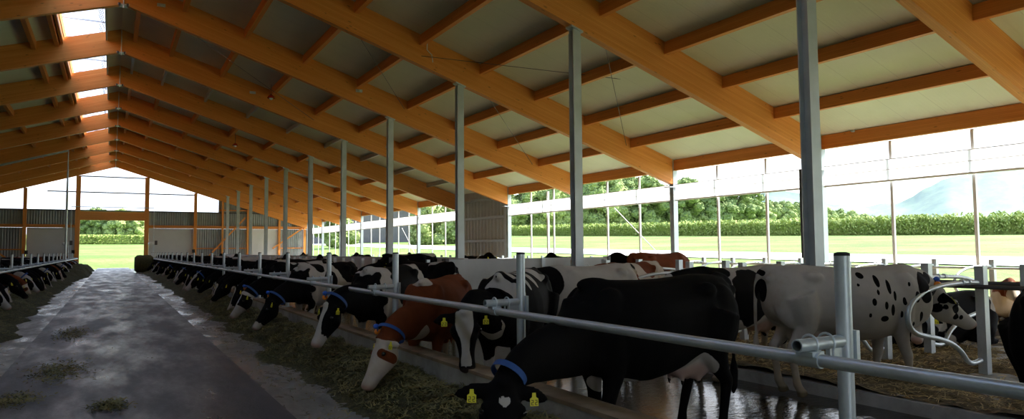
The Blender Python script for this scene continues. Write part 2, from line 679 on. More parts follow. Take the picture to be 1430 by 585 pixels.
for k, Y in enumerate(FR[:-1]):
    for side in (1, -1):
        xa = XA if side > 0 else XAL
        if side < 0 and Y < 20:
            continue
        if side > 0 and Y < -6:
            continue
        zt = zb(xa)
        t_ = thing('roof_post', 'galvanised steel post under the %s roof slope, %s from the far gable' % ('right' if side > 0 else 'left', nth(len(FR) - k - 2)), 'post', (xa, Y, 0.1), 'inner roof posts')
        steel_h(0, 0, 0.0, zt - 0.22, 0.21, 0.19, web='y').build('shaft', 'column_steel', t_)
        z1 = zt - 0.1 + side * 0
        MB().prism([(-0.16, zt - 0.1 + SL * 0.16), (-0.16, zt - 0.14 + SL * 0.16), (0.16, zt - 0.14 - SL * 0.16), (0.16, zt - 0.1 - SL * 0.16)][::1] if side > 0 else [(-0.16, zt - 0.1 - SL * 0.16), (-0.16, zt - 0.14 - SL * 0.16), (0.16, zt - 0.14 + SL * 0.16), (0.16, zt - 0.1 + SL * 0.16)], -0.12, 0.12).build('head_plate', 'galvanised', t_)
        steel_h(0, 0, zt - 0.22, zt - 0.13, 0.19, 0.17, web='y').build('neck', 'column_steel', t_)
        MB().box((-0.16, -0.16, -0.0), (0.16, 0.16, 0.03)).build('base_plate', 'dark_steel', t_)

for k, Y in enumerate(FR):
    for side in (1, -1):
        xw = XW if side > 0 else XWL
        if side < 0 and Y < 10:
            continue
        xo = xw + side * 0.0
        ztop = zb(xw) + DEP - 0.02
        t_ = thing('wall_column', 'steel column in the open %s wall, %s from the far gable' % ('right' if side > 0 else 'left', nth(len(FR) - k - 1)), 'column', (xo, Y, -0.05), 'side wall columns')
        steel_h(0, 0, 0, ztop + 0.05, 0.2, 0.2, web='y').build('shaft', 'column_steel', t_)
        MB().box((-side * 0.32 - 0.005, -0.15, zb(xw) - 0.03), (side * 0.1 if side > 0 else 0.1, 0.15, zb(xw) + 0.0)).build('bracket', 'galvanised', t_) if side > 0 else MB().box((-0.1, -0.15, zb(xw) - 0.03), (0.32, 0.15, zb(xw))).build('bracket', 'galvanised', t_)

# purlins
PX = [15.55, 13.6, 11.64, 9.68, 7.72, 5.76, 3.80, 1.9, 0.62]
PXL = [-1.95, -2.65, -4.5, -6.4, -8.3, -10.3, -12.3, -14.3]


def purlin(x, y0, y1, steel, label, depth=0.30, wdt=0.14):
    top = zb(x) + DEP
    L = y1 - y0
    if steel:
        o = MB().box((-0.05, 0, -0.20), (0.05, L, -0.19)).box((-0.05, 0, -0.19), (-0.04, L, 0)).box((-0.04, 0, -0.012), (0.05, L, 0)).box((0.04, 0, -0.19), (0.05, L, -0.16)).build('purlin', 'galvanised')
    else:
        o = MB().box((-wdt / 2, 0, -depth), (wdt / 2, L, 0)).build('purlin', 'purlin_wood', uv=((0, 1, 0), (0, 0, 1), (1, 0, 0)))
    o.location = (x, y0, top - 0.002)
    tag(o, label, 'beam', 'roof purlins between the rafters')


for k in range(len(FR) - 1):
    y0, y1 = FR[k] + 0.1, FR[k + 1] - 0.1
    steel = abs(FR[k] - 30.6) < 0.1
    if y1 < 0:
        continue
    bay = '%s bay from the gable' % nth(len(FR) - 2 - k)
    for j, x in enumerate(PX):
        purlin(x, y0, y1, steel, '%s purlin, right slope, %s from the eave, %s' % ('steel' if steel else 'timber', nth(j), bay))
    if FR[k] > 12:
        for j, x in enumerate(PXL):
            if x < -9 and FR[k] < 24:
                continue
            purlin(x, y0, y1, steel and j > 1, '%s purlin, left slope, %s from the ridge, %s' % ('steel' if steel and j > 1 else 'timber', nth(j), bay))
# eave beams
for k in range(len(FR) - 1):
    y0, y1 = FR[k] + 0.1, FR[k + 1] - 0.1
    steel = abs(FR[k] - 30.6) < 0.1
    for side in (1, -1):
        if side < 0 and FR[k] < 10:
            continue
        xw = XW if side > 0 else XWL
        o = MB().box((-0.07, 0, 0), (0.07, y1 - y0, 0.38)).build('eave_beam', 'galvanised' if steel else 'purlin_wood', uv=((0, 1, 0), (0, 0, 1), (1, 0, 0)))
        o.location = (xw, y0, 4.43)
        tag(o, '%s eave beam above the open %s wall, %s bay from the far gable' % ('grey steel' if steel else 'reddish timber', 'right' if side > 0 else 'left', nth(len(FR) - 2 - k)), 'beam', 'eave beams')

# skylight strip on the left of the ridge
for k in range(3, len(FR) - 1):
    y0, y1 = FR[k] + 0.1, FR[k + 1] - 0.1
    za, zc = zb(-1.75) + DEP, zb(-0.35) + DEP
    Z0 = zc + 0.65
    t_ = thing('skylight', 'bright ridge skylight with thin bars, %s from the far gable' % nth(len(FR) - 2 - k), 'skylight', (-1.05, y0, za), 'ridge skylights')
    cx = 1.05
    z_ = -za
    ys0, ys1 = -0.1, y1 - y0 + 0.1
    MB().box((-1.83 + cx, ys0, -0.25), (-1.75 + cx, ys1, 0.55)).build('curb_board', 'purlin_wood', t_, uv=((0, 1, 0), (0, 0, 1), (1, 0, 0)))
    MB().box((-0.38 + cx, ys0, zc + z_ - 0.35), (-0.32 + cx, ys1, Z0 + z_)).build('curb_board', 'white_panel', t_)
    MB().prism([(-1.85 + cx, 0.53), (-0.30 + cx, Z0 + z_ - 0.02), (-0.30 + cx, Z0 + z_), (-1.85 + cx, 0.55)], ys0, ys1).build('pane', 'clear_sheet', t_)
    for yb in (1.2, 2.9, 4.6):
        MB().box((-1.75 + cx, yb, 0.42), (-0.38 + cx, yb + 0.05, 0.47)).build('bar', 'galvanised', t_)
    nets = MB()
    for q in range(9):
        yy0 = 0.3 + q * 0.6
        nets.tube([(-0.42 + cx, yy0, Z0 + z_ - 0.75), (-0.62 + cx, yy0 + 0.3, Z0 + z_ - 0.15)], 0.012, 5)
    nets.build('vent_louvre', 'dark_steel', t_)

# roof bracing cables
cables = [((16.2, 12.5, 6.55 - 0.8), (7.7, 18.5, 7.3)), ((9.7, 12.6, 6.9), (15.3, 18.5, 5.2)), ((9.5, 18.7, 7.0), (15.2, 24.5, 5.2)), ((5.4, 18.6, 8.3), (9.5, 24.5, 7.0)), ((1.2, 24.6, 9.4), (7.6, 30.5, 7.4))]
cl = ['thin dark bracing cable crossing the ceiling bay nearest the open wall', 'thin bracing cable across the ceiling in the wide bay behind the tall post', 'thin bracing cable under pale ceiling boards beyond the second tall post', 'thin bracing cable high up between the third and fourth rafters', 'thin bracing cable close to the ridge on the right slope']
for (a, b), lb in zip(cables, cl):
    mz = MB().tube([a, b], 0.009, 5)
    tag(mz.build('bracing_cable', 'dark_steel', origin=a), lb, 'cable', 'roof bracing cables')
for (x, Y), lb in zip([(7.7, 24.5), (13.0, 18.5), (1.2, 24.5), (4.0, 18.5), (5.0, 30.5), (11.0, 30.5)], ['fourth', 'lower third', 'ridge end of the fourth', 'middle of the third', 'middle of the fifth', 'lower part of the fifth']):
    z = zb(x) + 0.45
    o = MB().box((-0.12, -0.03, -0.05), (0.12, 0, 0.05)).tube([(0, -0.1, 0), (0, 0, 0)], 0.03, 8).build('cable_anchor', 'galvanised', origin=(0, 0, 0))
    o.location = (x, Y - 0.1, z)
    tag(o, 'small grey cable anchor on the %s rafter' % lb, 'bracket', 'cable anchors on the rafters')

# ------------------------------------------------------------------ right side opening: curtain, mullions, cladding bay
for k in range(len(FR) - 1):
    Y0, Y1 = FR[k] + 0.12, FR[k + 1] - 0.12
    bay = nth(len(FR) - 2 - k)
    if abs(FR[k] - 30.6) < 0.1:
        # clad bay
        t_ = thing('clad_panel', 'pale ribbed metal wall panel with grey rails closing one bay', 'wall panel', (XW, Y0, 0))
        mm = MB()
        n_ = 60
        poly = []
        for i in range(n_ + 1):
            yv = (Y1 - Y0) * i / n_
            poly.append((0.06 + (0.02 if i % 4 in (1, 2) else -0.02), yv))
        ring = [(x, y) for x, y in poly] + [(x + 0.01, y) for x, y in poly[::-1]]
        mm.prismz(ring, 0.1, 4.42)
        mm.build('ribbed_sheet', 'pale_sheet', t_)
        for zz in (0.9, 2.05, 3.3, 4.3):
            MB().box((-0.08, 0, zz), (0.03, Y1 - Y0, zz + 0.12)).build('rail', 'column_steel', t_)
        MB().box((-0.12, -0.02, 0), (-0.02, 0.16, 4.42)).build('edge_post', 'column_steel', t_)
        continue
    t_ = thing('wind_curtain_or_light_board', 'white rolled wind curtain band in the right wall, %s bay from the far gable' % bay, 'curtain', (XW - 0.02, Y0, 3.36), 'wind curtains')
    L = Y1 - Y0
    MB().box((-0.006, 0, 0.0), (0.006, L, 0.56)).build('sheet', 'translucent_curtain', t_)
    MB().tube([(0, 0, 0.0), (0, L, 0.0)], 0.028, 8).build('bottom_tube', 'white_paint_steel', t_, smooth=True)
    MB().tube([(0, 0, 0.29), (0, L, 0.29)], 0.010, 6).build('cord', 'white_paint_steel', t_)
    MB().tube([(0, 0, 0.56), (0, L, 0.56)], 0.013, 6).build('cord', 'white_paint_steel', t_)
    for q in (1, 2):
        ym = FR[k] + 2 * q
        o = MB().box((-0.035, -0.035, 0), (0.035, 0.035, 4.45)).build('window_post', 'white_paint_steel')
        o.location = (XW + 0.12, ym, -0.03)
        tag(o, 'thin white upright in the open right wall, %s bay from far gable, %s one' % (bay, 'nearer' if q == 1 else 'farther'), 'post', 'thin white uprights of the side opening')
o = MB().box((-0.05, -0.05, 0), (0.05, 0.05, 4.4)).build('window_post', 'white_paint_steel')
o.location = (XW + 0.25, 27.3, -0.03)
tag(o, 'thicker pale upright just outside the third open bay', 'post')
# diagonal stay rods outside
for (y0, y1, z0, z1, lb) in [(22.2, 19.3, 3.3, 1.2, 'thin white diagonal rod in the opening right of the second tall post'), (46.0, 43.2, 3.2, 1.1, 'thin white diagonal rod in front of the dark shed')]:
    tag(MB().tube([(XW + 0.15, y0, z0), (XW + 0.15, y1, z1)], 0.018, 6).build('stay_rod', 'white_paint_steel', origin=(XW + 0.15, y1, z1)), lb, 'rod')
# drive chain / black hose
tag(MB().tube([(XW - 0.3, 13.05, 3.9), (XW - 0.31, 13.05, 2.6), (XW - 0.30, 13.05, 1.0)], 0.035, 8).build('drive_hose', 'black_rubber', origin=(XW - 0.3, 13.05, 1.0), smooth=True), 'black vertical hose hanging beside the nearest tall post', 'hose')

# unseen left wall bays, closed with opaque boards added to darken the interior
for k in range(0, len(FR) - 1):
    Y0, Y1 = FR[k] + 0.12, FR[k + 1] - 0.12
    t_ = thing('wind_curtain_or_light_board', 'opaque boards added to block left wall light, %s bay from the far gable' % nth(len(FR) - 2 - k), 'curtain', (XWL + 0.02, Y0, 1.4), 'left wall light-blocking boards')
    MB().box((-0.006, 0, 0.0), (0.006, Y1 - Y0, 3.0)).build('sheet', 'pale_sheet', t_)
    MB().box((-0.06, 0, -1.4), (0.06, Y1 - Y0, 0)).build('plinth', 'splashed_concrete', t_)

# low plinth of the right wall
tag(MB().box((XW - 0.08, -12.5, -0.1), (XW + 0.08, 72.5, 0.30)).build('wall_right', 'kerb_concrete'), kind='structure')


# ------------------------------------------------------------------ far gable
def sheet(name, x0, x1, z0, z1fn, mat, y=YG + 0.1, parent=None, pitch=0.2, kind='structure'):
    mm = MB()
    n_ = max(2, int((x1 - x0) / pitch * 4))
    top = []
    for i in range(n_ + 1):
        x = x0 + (x1 - x0) * i / n_
        dy = 0.025 if i % 4 in (1, 2) else -0.015
        top.append((x, y + dy))
    iv = 0
    for i, (x, yv) in enumerate(top):
        mm.v += [(x, yv, z0), (x, yv, z1fn(x)), (x, yv + 0.02, z0), (x, yv + 0.02, z1fn(x))]
    for i in range(n_):
        a = 4 * i
        mm.f += [(a, a + 4, a + 5, a + 1), (a + 2, a + 3, a + 7, a + 6), (a + 1, a + 5, a + 7, a + 3), (a, a + 2, a + 6, a + 4)]
    o = mm.build(name, mat)
    tag(o, kind=kind)
    return o


roofz = lambda x: zb(x) + DEP - 0.02
c_ = lambda z: (lambda x: z)
# window band (clear) and grey band
sheet('wall_far_grey', 2.9, 17.6, 3.86, c_(5.43), 'grey_sheet')
sheet('wall_far_grey', -17.3, -2.75, 3.86, c_(5.43), 'grey_sheet')
sheet('wall_far_grey', 8.95, 17.6, 5.43, roofz, 'grey_sheet')
sheet('wall_far_grey', -17.3, -8.65, 5.43, roofz, 'grey_sheet')
sheet('wall_far_grey', 7.0, 11.6, 0.0, c_(3.85), 'grey_sheet')
sheet('wall_far_grey', 14.7, 17.6, 0.0, c_(3.85), 'grey_sheet')
sheet('wall_far_grey', -11.3, -6.7, 0.0, c_(3.85), 'grey_sheet')
sheet('wall_far_grey', -17.3, -14.4, 0.0, c_(3.85), 'grey_sheet')
for i, (x0, x1) in enumerate(((2.95, 6.75), (11.75, 14.6), (-6.4, -2.75), (-14.3, -11.4))):
    o = MB().box((x0, YG + 0.02, 0.0), (x1, YG + 0.08, 3.85)).build('door_%d' % (i + 1), 'white_panel')
    tag(o, kind='structure')
tag(MB().prism([(-8.7, 5.45), (8.95, 5.45), (8.95, roofz(8.95)), (XR, roofz(XR)), (-8.7, roofz(-8.7))], YG + 0.16, YG + 0.18).build('window_1', 'clear_sheet'), kind='structure')
tag(MB().box((-17.3, YG - 0.02, 5.36), (17.6, YG + 0.12, 5.47)).build('trim_1', 'dark_steel'), kind='structure')


def gbeam(name, a, b, lab, cat='beam', mat='purlin_wood', group='timbers of the far gable'):
    x0, y0, z0 = a
    x1, y1, z1 = b
    L = (0, 0, 1) if (z1 - z0) > (x1 - x0) else (1, 0, 0)
    P = (1, 0, 0) if L[2] else (0, 0, 1)
    o = MB().box(a, b).build(name, mat, origin=a, uv=(L, P, (0, 1, 0)))
    return tag(o, lab, cat, group)


gcols = [(-2.68, 0.36, 'left of the gable doorway'), (2.75, 0.36, 'right of the gable doorway'), (-6.55, 0.26, 'left of the left white gable panel'), (6.88, 0.26, 'right of the first white gable panel'), (9.32, 0.16, 'behind the last roof post'), (11.66, 0.2, 'left of the second white gable panel'), (14.68, 0.2, 'right of the second white gable panel'), (-11.35, 0.2, 'far along the left gable'), (-14.4, 0.2, 'near the left gable corner'), (17.2, 0.2, 'at the right gable corner')]
for x, wd, lb in gcols:
    gbeam('gable_post', (x - wd / 2, YG - 0.25, 0.0), (x + wd / 2, YG + 0.0, roofz(x) - 0.9), 'orange timber post of the far gable %s' % lb, 'post', 'glulam')
gbeam('lintel', (-2.5, YG - 0.2, 4.55), (2.57, YG - 0.02, 5.34), 'wide orange timber lintel over the gable doorway', 'beam', 'glulam')
for (x0, x1, lb) in ((2.93, 6.75, 'over the right white panel'), (7.01, 11.56, 'over the braced grey sheets'), (11.76, 14.58, 'over the second white panel'), (14.78, 17.1, 'in the right corner'), (-6.42, -2.86, 'over the left white panel'), (-11.25, -6.68, 'over the left grey sheets'), (-17.1, -11.45, 'in the left corner')):
    gbeam('gable_rail', (x0, YG - 0.16, 3.87), (x1, YG - 0.02, 4.13), 'orange horizontal timber rail %s of the far gable' % lb)
for (x0, x1, z, lb) in ((7.01, 11.56, 1.9, 'middle rail behind the braces, right of the doorway'), (7.01, 11.56, 0.35, 'lowest rail behind the braces, right of the doorway'), (14.78, 17.1, 1.9, 'middle rail at the right corner'), (14.78, 17.1, 0.35, 'lowest rail at the right corner'), (9.0, 14.9, 5.62, 'upper rail under the right slope'), (-11.25, -6.68, 1.9, 'middle rail left of the doorway')):
    gbeam('gable_rail', (x0, YG - 0.12, z), (x1, YG - 0.02, z + 0.1), 'thin orange gable timber, %s' % lb)


def brace(a, b, lb):
    a, b = Vector(a), Vector(b)
    d = (b - a).normalized()
    n_ = Vector((-d.z, 0, d.x)) * 0.07
    poly = [((a + n_).x, (a + n_).z), ((a - n_).x, (a - n_).z), ((b - n_).x, (b - n_).z), ((b + n_).x, (b + n_).z)]
    o = MB().prism(poly, YG - 0.36, YG - 0.27).build('diagonal_brace', 'glulam', origin=tuple(a), uv=(d, (-d.z, 0, d.x), (0, 1, 0)))
    tag(o, lb, 'beam', 'diagonal braces of the far gable')


brace((7.4, 0, 0.4), (11.4, 0, 5.0), 'orange diagonal brace on grey sheets beside the first white panel')
brace((14.0, 0, 1.9), (17.0, 0, 4.0), 'orange diagonal brace at the right corner of the gable')
brace((-7.0, 0, 0.6), (-10.6, 0, 3.6), 'orange diagonal brace on the gable left of the doorway')
for z, x0, x1, lb in ((7.02, -5.0, 7.0, 'lower'), (8.45, -2.6, 2.9, 'upper')):
    tag(MB().box((x0, YG + 0.02, z), (x1, YG + 0.08, z + 0.10)).build('window_bar', 'dark_steel', origin=(x0, YG, z)), '%s thin grey bar across the bright gable window' % lb, 'bar')
# conduit loop around the door
cd = MB().tube([(-3.15, YG - 0.42, 1.8), (-3.15, YG - 0.42, 5.72), (3.35, YG - 0.42, 5.72), (3.35, YG - 0.42, 1.8)], 0.035, 8)
tag(cd.build('conduit', 'galvanised', origin=(-3.15, YG - 0.4, 1.8)), 'thin grey pipe looping up and over the gable doorway', 'pipe')
for x, lb in ((3.35, 'right'), (-3.3, 'left')):
    t_ = thing('door_winch', 'small grey winch and lamp on a stand %s of the gable doorway' % lb, 'winch', (x, YG - 0.6, 0.0), 'winches beside the doorway')
    MB().tube([(0, 0, 0), (0, 0, 2.6)], 0.04, 8).build('stand', 'galvanised', t_)
    MB().box((-0.28, -0.1, 2.35), (0.05, 0.1, 2.6)).ball((-0.3, -0.05, 2.42), 0.16).build('lamp_head', 'white_paint_steel', t_, smooth=True)
    MB().box((0.08, -0.1, 2.3), (0.3, 0.1, 2.7)).build('motor', 'dark_steel', t_)
for x in (6.75, -6.35, -2.95):
    tag(MB().box((-0.12, -0.08, 0), (0.12, 0, 0.32)).build('switch_box', 'black_rubber'), 'small dark box on the gable post at %s of the doorway' % {6.75: 'the right', -6.35: 'the far left', -2.95: 'the near left'}[x], 'box').location = (x, YG - 0.26, 1.55)

# pipe on the left rafter
Yp = 54.4
px = MB().tube([(-7.4, Yp, zb(-7.4) - 0.12), (-2.64, Yp, zb(-2.64) - 0.1), (-2.64, Yp - 0.02, 5.5), (-2.64, Yp - 0.02, 0.54)], 0.07, 10)
tag(px.build('drain_pipe', 'galvanised', origin=(-2.64, Yp, 0.53), smooth=False), 'grey pipe running under a left rafter then straight down to the kerb', 'pipe')


# ------------------------------------------------------------------ feed fence
ZRAIL = 1.125


def feed_fence(side, xrail, xpost, ys_, rows):
    nm = 'right' if side > 0 else 'left'
    r = MB()
    y = -12.0
    r.tube([(xrail, y, ZRAIL), (xrail, 70.5, ZRAIL)], 0.030, 14)
    rail = r.build('neck_rail', 'galvanised', origin=(xrail, 30, ZRAIL), smooth=True)
    tag(rail, 'long galvanised neck rail above the %s row of feeding cows' % nm, 'rail')
    base = None
    for i, y in enumerate(ys_):
        if y > 70:
            break
        lb = 'round galvanised fence post on the %s kerb, %s from the camera' % (nm, nth(i))
        if base is None:
            t_ = thing('fence_post', lb, 'post', (xpost, y, 0.53), 'posts of the %s feed fence' % nm)
            h = 1.61 - 0.53
            MB().tube([(0, 0, 0), (0, 0, h - 0.012)], 0.038, 16).build('shaft', 'galvanised', t_, smooth=True)
            MB().tube([(0, 0, h - 0.012), (0, 0, h), (0, 0, h + 0.006)], [0.039, 0.037, 0.02], 16).build('cap', 'black_rubber', t_, smooth=True)
            dx = -side
            za_ = ZRAIL - 0.53 + 0.066
            arm = MB().tube([(dx * (abs(xpost - xrail) + 0.09), 0.0, za_), (dx * 0.03, 0.0, za_)], 0.030, 14, hollow=True).build('arm', 'galvanised', t_, smooth=True)
            for q in (0.0, 0.12):
                xx = dx * (abs(xpost - xrail) - q)
                pts = [(xx, 0.045 * math.cos(a), za_ + 0.045 * math.sin(a)) for a in [R(-40 + 260 * j / 12) for j in range(13)]]
                pts = [(xx, 0.036, za_ - 0.10)] + pts[0:] + [(xx, -0.036, za_ - 0.10)]
                MB().tube(pts, 0.006, 6).build('u_bolt', 'galvanised', t_, smooth=True)
            MB().tube([(dx * abs(xpost - xrail), -0.06, za_ - 0.066), (dx * abs(xpost - xrail), 0.06, za_ - 0.066)], 0.0365, 14).build('clamp', 'galvanised', t_, smooth=True)
            MB().box((dx * abs(xpost - xrail) - 0.042, -0.045, za_ - 0.048), (dx * abs(xpost - xrail) + 0.042, 0.045, za_ - 0.028)).build('saddle', 'galvanised', t_)
            MB().box((min(0, dx * 0.13), -0.012, za_ - 0.10), (max(0, dx * 0.13), 0.012, za_ - 0.028)).box((side * 0.038 - 0.012, -0.045, za_ - 0.12), (side * 0.038 + 0.012, 0.045, za_ + 0.05)).build('gusset', 'galvanised', t_)
            MB().box((-0.09, -0.09, 0), (0.09, 0.09, 0.012)).build('foot_plate', 'galvanised', t_)
            base = t_
        else:
            dup(base, (xpost, y, 0.53), None, lb)


feed_fence(1, 2.80, 3.06, [2.1 + 3.04 * k for k in range(23)], None)
feed_fence(-1, -2.53, -2.80, [12.2 + 3.08 * k for k in range(19)], None)


# ------------------------------------------------------------------ stalls
def stall_post(x, y, ztop, lb, grp, mat='galvanised', wdt=0.1):
    o = MB().box((-wdt / 2, -wdt / 2, 0), (wdt / 2, wdt / 2, ztop - 0.13)).build('stall_post', mat)
    o.location = (x, y, 0.13)
    return tag(o, lb, 'post', grp)


def divider_mesh(d):
    # d=+1 loop extends to +X, -1 to -X; origin at post
    P = [(0.05, 1.08), (0.25, 1.09), (0.85, 1.07), (1.20, 1.00), (1.42, 0.90), (1.50, 0.77), (1.46, 0.63), (1.32, 0.55), (1.0, 0.50), (0.66, 0.42), (0.44, 0.30), (0.34, 0.18), (0.22, 0.14), (0.04, 0.17)]
    pts = []
    for i in range(len(P) - 1):
        for q in range(3):
            a = q / 3
            pts.append((P[i][0] * (1 - a) + P[i + 1][0] * a, P[i][1] * (1 - a) + P[i + 1][1] * a))
    pts.append(P[-1])
    for _ in range(2):
        pts = [pts[0]] + [((pts[i - 1][0] + 2 * pts[i][0] + pts[i + 1][0]) / 4, (pts[i - 1][1] + 2 * pts[i][1] + pts[i + 1][1]) / 4) for i in range(1, len(pts) - 1)] + [pts[-1]]
    return MB().tube([(d * x, 0, z) for x, z in pts], 0.028, 10)


rows = [('inner', XA, [4.35 + 1.2 * k for k in range(-3, 8)], -1, 1.40), ('middle', 9.72, [5.4 + 1.2 * k for k in range(-3, 8)], 1, 1.41), ('outer', 16.45, [7.74 + 1.2 * k for k in range(-4, 42)], -1, 1.35)]
for nm, x, ys_, d, zt in rows:
    proto = None
    for i, y in enumerate(ys_):
        mat = 'galvanised'
        lb = 'square galvanised stall post in the %s row, %s from the camera side' % (nm, nth(i))
        stall_post(x, y, zt, lb, 'stall posts of the %s row' % nm, mat)
        if nm == 'outer' and i % 1 == 0 and y > 40:
            continue
        lb2 = 'bent tube stall divider hung on the %s row, %s from the camera side' % (nm, nth(i))
        if proto is None:
            t_ = thing('stall_divider', lb2, 'stall divider', (x + d * 0.05, y, 0.13), 'stall dividers of the %s row' % nm)
            divider_mesh(d).build('loop', 'galvanised', t_, smooth=True)
            for q in (0.22, 0.36):
                MB().tube([(d * q, -0.0, 1.09 - 0.0), (d * (q + 0.035), 0, 1.09)], 0.037, 10).build('clamp_ring', 'galvanised', t_, smooth=True)
            proto = t_
        else:
            dup(proto, (x + d * 0.05, y, 0.13), None, lb2)
    y0_, y1_ = ys_[0] - 1, ys_[-1] + 0.5
    xr_ = x - 0.02 + d * 0.09
    tag(MB().tube([(xr_, y0_, 1.16), (xr_, y1_, 1.16)], 0.026, 8).build('stall_rail', 'galvanised' if nm == 'outer' else 'dark_steel', origin=(xr_, y0_, 1.16), smooth=True), 'long horizontal tube along the %s row of stall posts' % nm, 'rail')

# partition walls and long board wall behind the passage
o = MB().box((6.45, 14.0, 0.0), (10.9, 14.15, 1.43)).build('partition_wall', 'splashed_concrete', origin=(6.45, 14.0, 0))
t_ = tag(o, 'pale mud-splashed partition wall closing the near stall block', 'partition')
MB().box((-0.06, -0.03, 0), (0.02, 0.18, 1.45)).build('edge_post', 'dark_steel', o)
MB().box((4.45, -0.03, 0), (4.53, 0.18, 1.45)).build('edge_post', 'dark_steel', o)
MB().box((2.45, -0.05, 0.6), (2.53, -0.005, 1.43)).build('bracket_post', 'galvanised', o)
o = MB().box((6.45, 17.4, 0.0), (9.4, 17.55, 1.30)).build('partition_wall', 'splashed_concrete', origin=(6.45, 17.4, 0))
tag(o, 'pale partition wall across the passage, behind the red cow', 'partition')
MB().box((-0.06, -0.03, 0), (0.02, 0.18, 1.45)).build('edge_post', 'dark_steel', o)
MB().tube([(0, -0.06, 1.12), (2.6, -0.06, 1.12)], 0.025, 8).build('rail', 'galvanised', o)
MB().tube([(0.35, -0.1, 0.3), (0.35, -0.1, 1.4)], 0.035, 8).build('hinge_post', 'galvanised', o)
o = MB().box((XA - 0.3, 17.7, 0.0), (XA - 0.17, 70, 1.40)).build('board_wall', 'splashed_concrete', origin=(XA - 0.25, 44, 0.13))
tag(o, 'long low pale board wall running away behind the cows', 'partition')
for i in range(20):
    y = 18.5 + 1.2 * i
    stall_post(7.9, y, 1.36, 'short square post before the long board wall, %s from the camera' % nth(i), 'posts before the long board wall')


# ------------------------------------------------------------------ loose heaps
def heap(name, x0, x1, y0, y1, base, hfn, mat, label, nx_=22, step=0.16, cat='feed'):
    mm = MB()
    ny = int((y1 - y0) / step)
    for j in range(ny + 1):
        y = y0 + (y1 - y0) * j / ny
        for i in range(nx_ + 1):
            x = x0 + (x1 - x0) * i / nx_
            z = base + hfn(x, y)
            mm.v.append((x, y, z))
    W = nx_ + 1
    for j in range(ny):
        for i in range(nx_):
            a = j * W + i
            mm.f.append((a, a + 1, a + W + 1, a + W))
    o = mm.build(name, mat, smooth=True)
    tag(o, label, cat, kind='stuff')
    return o


def nz(x, y, s, seed=0.0):
    return noise.noise(Vector((x * s, y * s, seed)))


def silage_r(x, y):
    edge = 1.95 + 0.28 * nz(0, y, 0.35, 3) + 0.22 * nz(x, y, 1.3, 5)
    k = smooth(edge - 0.12, edge + 0.75, x)
    return -0.03 + k * (0.24 + 0.10 * nz(x, y, 0.8, 1) + 0.05 * nz(x, y, 4, 2)) + (0.03 * nz(x, y, 14, 9) if k > 0.02 else 0)


def silage_l(x, y):
    edge = 1.62 + 0.25 * nz(0, y, 0.35, 13) + 0.25 * nz(x, y, 1.1, 15)
    far_ = smooth(40, 50, y)
    edge -= 0.35 * far_
    k = smooth(edge - 0.12, edge + 0.6, -x) * (1 + 1.2 * far_)
    return -0.03 + k * (0.26 + 0.10 * nz(x, y, 0.8, 11) + 0.05 * nz(x, y, 4, 12)) + (0.03 * nz(x, y, 14, 19) if k > 0.02 else 0)


heap('silage', 1.3, 2.90, 1.5, 26, 0.14, silage_r, 'silage', 'dark green silage heaped along the right kerb', 48, 0.045)
heap('silage', 1.3, 2.90, 26, 68, 0.14, silage_r, 'silage', 'far stretch of dark silage along the right kerb', 16, 0.25)
heap('silage', -2.67, -1.15, 5, 66, 0.14, silage_l, 'silage', 'dark silage heaped along the left kerb', 22, 0.14)


def strands(name, n_, pick, mat, label, ln=(0.04, 0.13), wd=0.005, cat='straw'):
    mm = MB()
    for _ in range(n_):
        x, y, z = pick()
        a = random.random() * math.tau
        e = random.uniform(-0.35, 0.6)
        l = random.uniform(*ln)
        d = Vector((math.cos(a) * math.cos(e), math.sin(a) * math.cos(e), math.sin(e) * 0.6)) * l
        s_ = Vector((-math.sin(a), math.cos(a), 0.3)) * wd
        p = Vector((x, y, z))
        i = len(mm.v)
        mid = p + d * 0.5 + Vector((0, 0, random.uniform(0, 0.015)))
        mm.v += [tuple(p - s_), tuple(p + s_), tuple(mid + s_), tuple(mid - s_), tuple(p + d + s_ * .4), tuple(p + d - s_ * .4)]
        mm.f += [(i, i + 1, i + 2, i + 3), (i + 3, i + 2, i + 4, i + 5)]
    o = mm.build(name, mat)
    return tag(o, label, cat, kind='stuff')


def pick_r():
    while True:
        y = 2 + 20 * random.random() ** 1.6
        x = random.uniform(1.55, 2.88)
        z = silage_r(x, y)
        if z > 0.03 or random.random() < 0.04:
            return x, y, 0.14 + max(z, 0.0) + 0.005


strands('silage_strands', 26000, pick_r, 'silage_strand', 'loose dry stalks lying on the right silage heap')


def pick_l():
    while True:
        y = 6 + 24 * random.random()
        x = random.uniform(-2.65, -1.3)
        z = silage_l(x, y)
        if z > 0.03:
            return x, y, 0.14 + z + 0.005


strands('silage_strands', 6000, pick_l, 'silage_strand', 'loose dry stalks lying on the left silage heap')


# small scraps on the aisle floor
def clump(x, y, rx, ry, n_, lb):
    def pk():
        return x + random.gauss(0, rx), y + random.gauss(0, ry), 0.145 + random.random() * 0.012
    strands('silage_scrap', n_, pk, 'silage_strand', lb, (0.03, 0.09), 0.006, 'feed')


clump(0.02, 7.9, 0.07, 0.16, 420, 'small scrap of silage lying mid-aisle')
clump(-0.55, 10.5, 0.16, 0.45, 700, 'streak of silage on the aisle floor')
clump(-0.85, 8.7, 0.12, 0.22, 420, 'scrap of silage by the left aisle strip')
clump(-0.6, 15.2, 0.13, 0.6, 500, 'silage scrap farther along the aisle')


def bed_h(x, y):
    return 0.03 + 0.07 * nz(x, y, 1.1, 30) + 0.05 * nz(x, y, 3.4, 31) + 0.025 * nz(x, y, 11, 32)


